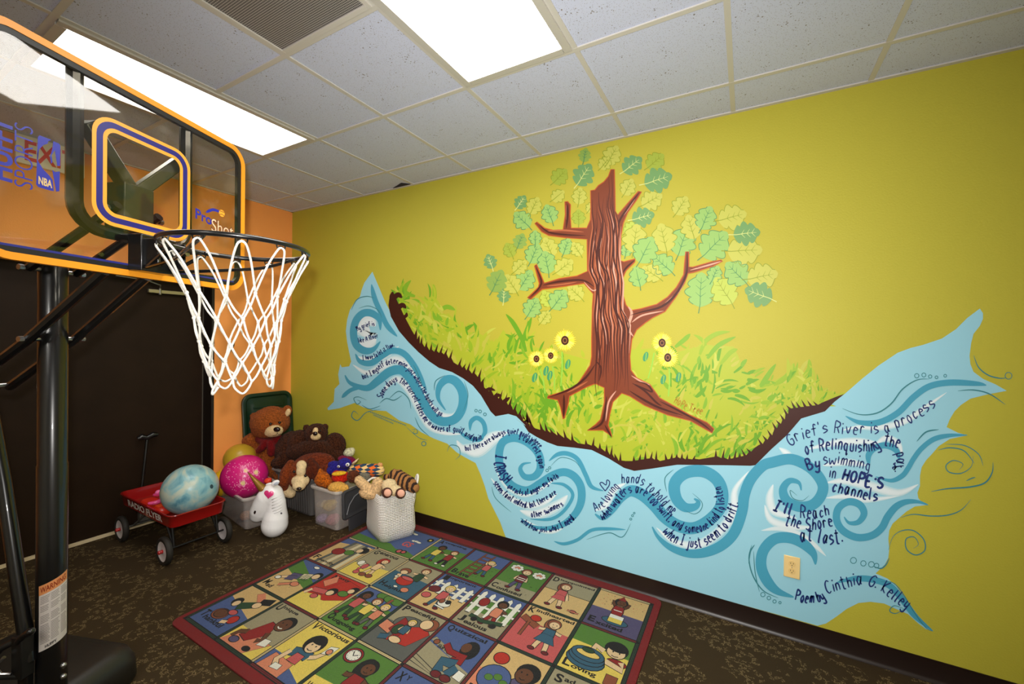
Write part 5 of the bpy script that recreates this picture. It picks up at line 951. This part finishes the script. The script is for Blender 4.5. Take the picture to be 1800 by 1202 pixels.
b = B(); T.e(b, 486.8, 754.5, 6, 4.4, -.222, 4); T.part(b, 'nose', DARK, hd)
for x, y in ((475.5, 745), (491.5, 742.5)): b = B(); T.e(b, x, y, 2.4, 2.4, -.190 if x < 480 else -.182, 2.4); T.part(b, 'eye', DARK, hd)
b = B(); b.tube([T.P(480, 765.5, -.235), T.P(486, 764.5, -.235), T.P(487.5, 760, -.235), T.P(489, 764, -.235), T.P(493.5, 762.5, -.225)], .0022, seg=6); T.part(b, 'mouth', DARK, hd)
SC = plush((112, 18, 20), .2)
T.fig('scarf', SC, [((455, 772, 6, -.09), (465, 777, 7, -.135), (478, 777, 7, -.14), (492, 771, 6, -.10)), ((468, 777, 6, -.15), (461, 786, 6.5, -.16), (455, 792, 5, -.155)), ((476, 778, 6, -.16), (477, 788, 7, -.165), (477, 796, 6.5, -.16))], None, .006, .003)
# ---- dark bear
T2 = plush((66, 34, 18), .55); T = Toy('teddy_bear', 'dark brown shaggy bear with a cream muzzle lying with its arm across', 'teddy bear', 550, 822, 3.93)
T.fig('body', T2, [(510, 787, 24, 30, .02, 22, -25), (528, 778, 22, 22, 0), (545, 790, 34, 26, .02, 20), (588, 783, 19, 22, .0, 16), (572, 800, 24, 18, 0), ((518, 793, 13, -.08), (540, 788, 13, -.11), (562, 786, 13, -.11), (578, 792, 12, -.06)), ((503, 800, 12, -.06), (494, 812, 10, -.08), (486, 814, 8.5, -.08)), (590, 800, 13, 12, -.04)], fuzz=.016)
hd = T.fig('head', T2, [(556, 761, 19, 16.5, -.05), (556, 770, 17, 11, -.06), (538.5, 752, 5.5, 6, -.02, 4), (571.5, 750.5, 5.5, 5.5, -.02, 4)], fuzz=.012)
T.fig('muzzle', TAN, [(555, 759, 5.2, 8, -.115, 6), (555, 767, 8.8, 6.5, -.125, 8)], hd, .005, .003)
b = B(); T.e(b, 554, 762, 4.3, 3.6, -.172, 3); T.part(b, 'nose', DARK, hd)
for x in (546, 563): b = B(); T.e(b, x, 757, 1.7, 1.7, -.135, 1.7); T.part(b, 'eye', DARK, hd)
# ---- puppy
DB1 = plush((122, 54, 22), .35); DB2 = plush((84, 34, 16), .3); CRE = plush((236, 208, 160), .1)
T = Toy('plush_puppy', 'brown and cream plush puppy hanging its head over the grey tote', 'soft toy', 530, 862, 3.62)
T.fig('body', plush((110, 46, 22), .4), [(553, 814, 36, 18, .08, 15, 6), (535, 822, 22, 18, .04, 16), (575, 824, 20, 14, .06, 13)], fuzz=.009)
T.fig('paw', CRE, [((506, 850, 9, -.03), (503, 862, 9.5, -.06), (511, 867, 8, -.06))], fuzz=.008)
hd = T.fig('head', DB1, [(526, 830, 22, 20, -.02), (527, 842, 18, 15, -.05)])
T.fig('blaze', CRE, [(530, 818, 9, 9, -.105, 6), (529, 828, 8, 11, -.125, 7)], hd, .005, .003)
T.fig('muzzle', CRE, [(528, 845, 15, 11, -.125, 12), (526, 853, 11, 9, -.15, 10)], hd, .006, .006)
T.fig('eye_patch', DB2, [(544, 831, 9, 12, -.07, 8)], hd, .005, .005)
T.fig('ear', DB1, [((511, 815, 7, -.05), (504, 830, 10, -.09), (500, 846, 9.5, -.10), (500, 857, 6, -.09))], hd, .006, .006); T.fig('ear', DB2, [((546, 812, 7, -.03), (553, 824, 9, -.05), (556, 836, 8, -.05))], hd, .006, .006)
b = B(); T.e(b, 525.5, 859, 4.4, 3, -.205, 3); T.part(b, 'nose', DARK, hd)
for x, y in ((517, 829), (537, 836)): b = B(); T.e(b, x, y, 2.6, 2.6, -.160 if x < 530 else -.165, 2.2); T.part(b, 'eye', DARK, hd)
# ---- unicorn
UW = mat((253, 251, 252), .22, coat=.4, bump=.06, bs=26); T = Toy('inflatable_unicorn', 'white inflatable unicorn head with gold horn and pink heart standing on the carpet', 'inflatable toy', 483, 936, 3.35)
ub = T.fig('body', UW, [((483, 921, 21.5, 0), (484.5, 911, 20, 0), (486, 898, 16.5, 0), (486, 884, 15, 0), (482, 871, 15, 0), (475, 864, 13, 0)), ((479, 869, 17, 0), (470, 875, 18, 0), (463.5, 886, 17.5, 0), (456.5, 897, 15.5, 0), (453, 904.5, 12.5, 0)), (472, 895, 12, 10)], vox=.006, fuzz=0)
b = B(); b.tube([T.P(465, 861, -.01), T.P(460.5, 857.5, -.01), T.P(448, 844, -.02), T.P(435, 829, -.03)], [.034, .030, .017, .002], seg=20); T.part(b, 'horn', mat((150, 108, 40), .3, .3), ub)
for x, y, a, dd in ((484, 849, 30, -.03), (474, 853, 10, .05)): T.fig('ear', UW, [(x, y, 8, 5, dd, 4, a)], ub, .004, 0)
b = B(); T.e(b, 486, 849.5, 5.5, 2.6, -.048, 1.5, 30); T.part(b, 'inner_ear', mat((200, 206, 220), .3), ub)
def dome(cx, cy, R_, px, py, up_=1.0):                                # surface position on the rounded cheek
    k = T.Z/CF; u, v = (px-cx)/R_, (py-cy)/R_; return T.P(px, py, -math.sqrt(max(0., 1-u*u-v*v))*R_*k*up_-.004)-T.root.location
HEART = [(math.sin(a)**3*16, -(13*math.cos(a)-5*math.cos(2*a)-2*math.cos(3*a)-math.cos(4*a))) for a in [2*PI*i/40 for i in range(40)]]
def decal(name, m, pts, cx, cy, R_, up_=1.): 
    b = B(); c0 = (sum(p[0] for p in pts)/len(pts), sum(p[1] for p in pts)/len(pts)); rings = [[(c0[0]+(p[0]-c0[0])*k, c0[1]+(p[1]-c0[1])*k) for p in pts] for k in (1, .7, .4, .1)]
    loft(b, [[dome(cx, cy, R_, *p, up_) for p in r_] for r_ in rings], cap0=False); return b.build(name, m, ub, angle=180)
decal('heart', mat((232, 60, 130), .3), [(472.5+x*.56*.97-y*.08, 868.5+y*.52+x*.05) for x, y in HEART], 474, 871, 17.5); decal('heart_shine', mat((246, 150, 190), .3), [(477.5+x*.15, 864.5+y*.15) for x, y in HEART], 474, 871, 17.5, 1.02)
decal('nostril', DARK, [(447.8+2.0*math.cos(a)-.7*math.sin(a), 900.5+3.2*math.sin(a)) for a in [2*PI*i/12 for i in range(12)]], 455.5, 899, 15, 1.3)
b = B(); b.tube([T.P(442.5, 906.5, -.030), T.P(446, 909, -.050), T.P(451, 907.5, -.062)], .002, seg=6); T.part(b, 'mouth', mat((90, 84, 86), .4), ub)
b = B()
for i in range(6): y = 871+i*5.2; b.tube([T.P(478+i*.0, y+7, -.072+i*.001), T.P(486, y+3.5, -.078+i*.001), T.P(495, y-1.5, -.058+i*.002)], .0035, seg=6)
T.part(b, 'seam_folds', UW, ub)
b = B(); T.e(b, 494.5, 902, 1.6, 1.6, -.07, 1); T.part(b, 'valve', mat((80, 76, 78), .4), ub)
# ---- toys heaped on the clear bin
lump('soft_toy', 'small red orange toy peeping out beside the unicorn ear', 'soft toy', 471, 845, 3.52, 6, (226, 60, 30), 'toys heaped on the bins', mat((226, 60, 30), .5))
T = Toy('plush_bird', 'blue and purple plush toy with a white eye on the toy heap', 'soft toy', 600, 824, 3.62)
T.fig('body', plush((40, 34, 130), .3), [(594, 820, 18, 9, 0, 9, -14), (585, 826, 10, 8, -.01), (606, 814, 12, 9, -.01)])
T.fig('crest', plush((120, 18, 60), .3), [(614, 809, 12, 6.5, .02, 7, -8), (603, 806, 9, 5, .02)], None)
for x, y in ((611, 816.5), (595, 820)): b = B(); T.e(b, x, y, 3.6 if x > 600 else 2.4, 3.2 if x > 600 else 2.2, -.058, 2, 20); e_ = T.part(b, 'eye', mat((240, 240, 240), .3)); b = B(); T.e(b, x-.4, y+.4, 1.3, 1.3, -.069, 1); T.part(b, 'pupil', DARK, e_)
b = B(); b.tube([T.P(620, 815, 0), T.P(626, 810, .0), T.P(630, 806, 0)], [.012, .008, .003]); T.part(b, 'tuft', CRE)
T = Toy('soft_toy', 'red and yellow soft toy below the blue plush bird', 'soft toy', 600, 846, 3.56, 'toys heaped on the bins'); T.fig('body', plush((206, 40, 20), .25), [(599, 838, 15, 10, 0), (592, 833, 8, 6, .01)]); T.fig('stripe', plush((250, 190, 40), .15), [(596, 832, 13, 3.6, -.045, 7, 6)], None, .004, .002)
T = Toy('soft_toy', 'round dark brown plush head on the toy heap next to the basket', 'soft toy', 622, 846, 3.52, 'toys heaped on the bins'); T.fig('body', plush((92, 44, 24), .3), [(621, 837, 10.5, 10.5, 0), (628, 843, 7, 7, .01)])
lump('soft_toy', 'khaki soft toy behind the red and yellow toy', 'soft toy', 611, 829, 3.66, 10, (130, 112, 70), 'toys heaped on the bins')
lump('soft_toy', 'grey soft toy between the argyle hat and the basket', 'soft toy', 641, 837, 3.62, 12, (122, 116, 100), 'toys heaped on the bins')
T = Toy('soft_toy', 'shaggy orange soft toy beside the puppy', 'soft toy', 568, 856, 3.56, 'toys heaped on the bins'); T.fig('body', plush((176, 88, 16), .45), [(567, 842, 13, 12, 0), (575, 848, 10, 9, -.01), (563, 832, 5, 8, .01)], fuzz=.014)
T = Toy('soft_toy', 'yellow plush at the rim of the clear bin by the basket', 'soft toy', 595, 866, 3.46, 'toys heaped on the bins'); T.fig('body', plush((226, 170, 80), .2), [(593, 856, 16, 8.5, 0), (604, 859, 9, 8, 0), (585, 861, 7, 6, 0)])
lump('soft_toy', 'white plush paw sticking out behind the dark brown bear', 'soft toy', 614, 795, 3.90, 9, (236, 216, 180), 'toys heaped on the bins')
# argyle hat
m, nt, out = nodes('argyle_cloth'); p_ = N(nt, 'ShaderNodeBsdfPrincipled', i_Roughness=.9); tc = N(nt, 'ShaderNodeTexCoord'); sp_ = N(nt, 'ShaderNodeSeparateXYZ'); nt.links.new(tc.outputs['Object'], sp_.inputs[0])
aa = math_(nt, 'FLOOR', math_(nt, 'MULTIPLY', math_(nt, 'ADD', math_(nt, 'MULTIPLY', sp_.outputs[0], .5), sp_.outputs[2]), 34.)); ab = math_(nt, 'FLOOR', math_(nt, 'MULTIPLY', math_(nt, 'SUBTRACT', math_(nt, 'MULTIPLY', sp_.outputs[0], .5), sp_.outputs[2]), 34.))
r_ = N(nt, 'ShaderNodeValToRGB'); r_.color_ramp.interpolation = 'CONSTANT'; el = r_.color_ramp.elements; el[0].color = lin((40, 66, 90)); el[1].position = .25; el[1].color = lin((236, 110, 30)); k = el.new(.5); k.color = lin((40, 66, 90)); k = el.new(.75); k.color = lin((240, 200, 130))
fm = math_(nt, 'FRACT', math_(nt, 'ADD', math_(nt, 'MULTIPLY', aa, .25), math_(nt, 'ADD', math_(nt, 'MULTIPLY', ab, .25), .125))); nt.links.new(fm, r_.inputs[0]); nt.links.new(r_.outputs[0], p_.inputs['Base Color']); nt.links.new(p_.outputs[0], out.inputs[0]); ARG = m
T = Toy('argyle_hat', 'pointed orange and blue argyle cloth hat at the back of the toy heap', 'hat', 648, 840, 3.64)
T.fig('cloth', ARG, [((619, 823, 6, .0), (640, 825, 10, 0), (660, 826, 11, 0), (667, 827, 9, 0)), (655, 832, 14, 7, 0, 8, -5)], None, .006, .002); T.fig('tip', plush((236, 170, 110), .1), [(668, 817, 5, 4, 0, 4)], None, .005, .002)
# ---- woven basket
m, nt, out = nodes('woven_white_rope'); p_ = N(nt, 'ShaderNodeBsdfPrincipled', i_Roughness=.85, i_Base_Color=lin((238, 228, 218))); tc = N(nt, 'ShaderNodeTexCoord'); sp_ = N(nt, 'ShaderNodeSeparateXYZ'); nt.links.new(tc.outputs['Object'], sp_.inputs[0])
hz = math_(nt, 'SINE', math_(nt, 'MULTIPLY', sp_.outputs[2], 500.)); hx = math_(nt, 'SINE', math_(nt, 'MULTIPLY', math_(nt, 'ADD', sp_.outputs[0], sp_.outputs[1]), 440.)); wv = math_(nt, 'ADD', hz, math_(nt, 'MULTIPLY', hx, .7))
bp = N(nt, 'ShaderNodeBump', i_Strength=.8, i_Distance=.004); nt.links.new(wv, bp.inputs['Height']); nt.links.new(bp.outputs[0], p_.inputs['Normal'])
c = N(nt, 'ShaderNodeMix', data_type='RGBA'); c.inputs[6].default_value = lin((222, 210, 200)); c.inputs[7].default_value = lin((252, 248, 242)); nt.links.new(math_(nt, 'MULTIPLY_ADD', wv, .5), c.inputs['Factor']); c.inputs['Factor'].links[0].from_node.inputs[2].default_value = .9
nt.links.new(c.outputs[2], p_.inputs['Base Color']); nt.links.new(p_.outputs[0], out.inputs[0]); WOV = m
bc = Vector((1.728, -.235, .0105)); bas = thing('toy_basket', 'square white woven rope basket of plush toys on the rug corner', 'basket', bc, math.radians(-23))
def bring(z, e, sag=0): return [Vector((x+.006*math.sin(9*y+z*20), y+.006*math.sin(8*x+z*16), z+sag*.012*math.sin(3*math.atan2(y, x)))) for x, y in rrect(-.178+e, -.152+e, .178-e, .152-e, .055, 7)]
b = B(); loft(b, [bring(.001, .03), bring(.006, .012), bring(.06, 0), bring(.14, -.004), bring(.23, .0), bring(.31, -.004), bring(.372, -.002, 1), bring(.376, .006, 1), bring(.37, .012, 1), bring(.30, .008), bring(.1, .012), bring(.012, .022)]); b.build('body', WOV, bas, angle=180)
ROP = mat((244, 238, 228), .7, bump=.5, bs=200)
B().tube(smooth_pts([(-.184, -.02, .33), (-.19, -.03, .385), (-.185, -.09, .41), (-.165, -.158, .375), (-.155, -.162, .32)], 6), .0085).build('handle', ROP, bas); B().tube(smooth_pts([(.11, .156, .33), (.12, .160, .43), (.150, .163, .482), (.182, .152, .45), (.188, .115, .33)], 6), .0085).build('handle', ROP, bas)
b = B(); b.box((-.204, -.075, .335), (.04, .002, .028)); b.build('tag', WHITE, bas)
# ---- plush in the basket
BEI = plush((226, 184, 134), .25)
T = Toy('plush_bear', 'beige curly plush bear lying in the white basket', 'soft toy', 650, 870, 3.30); T.fig('body', BEI, [(652, 864, 20, 12, .02), ((631, 844, 7.5, 0), (640, 853, 8.5, 0), (650, 862, 9, 0)), ((664, 848, 9, .0), (662, 858, 10, 0), (656, 866, 10, 0))], fuzz=.012)
T = Toy('plush_monkey', 'plush toy with a cream tummy and two brown peach-soled feet in the basket', 'soft toy', 690, 872, 3.22); T.fig('body', CRE, [(684, 853, 13, 11, .05), (694, 862, 12, 9, .04)])
for x, y in ((680.5, 866), (704, 867)):
    f_ = T.fig('foot', plush((84, 48, 36), .3), [(x, y, 9.2, 9.2, -.02, 7), (x-3 if x < 690 else x-6, y-2, 7, 7, .03)], None, .005, .004); b = B(); T.e(b, x+1, y, 6.6, 6.6, -.045, 3.4); T.part(b, 'sole', mat((236, 176, 150), .8), f_)
m, nt, out = nodes('tiger_stripes'); p_ = N(nt, 'ShaderNodeBsdfPrincipled', i_Roughness=.95); tc = N(nt, 'ShaderNodeTexCoord'); wv = N(nt, 'ShaderNodeTexWave', i_Scale=9.0, i_Distortion=5.0, i_Detail=2.0); wv.bands_direction = 'X'; nt.links.new(tc.outputs['Object'], wv.inputs['Vector'])
r_ = N(nt, 'ShaderNodeValToRGB'); el = r_.color_ramp.elements; el[0].position = .40; el[0].color = lin((44, 24, 14)); el[1].position = .52; el[1].color = lin((160, 108, 58)); nt.links.new(wv.outputs[0], r_.inputs[0]); nt.links.new(r_.outputs[0], p_.inputs['Base Color']); nt.links.new(p_.outputs[0], out.inputs[0]); TIG = m
T = Toy('plush_tiger', 'striped brown tiger plush face down in the white basket', 'soft toy', 706, 862, 3.34); T.fig('body', TIG, [((693, 834, 9, .02), (704, 843, 14, .02), (718, 850, 13, .01), (728, 857, 9, 0)), ((678, 838, 5, .04), (687, 840, 6, .04), (696, 842, 8, .03)), (702, 833, 6, 8, .04)], fuzz=.008); T.fig('ear', TIG, [(693, 828, 3, 4.5, .02, 2.5)], None, .004, .003)
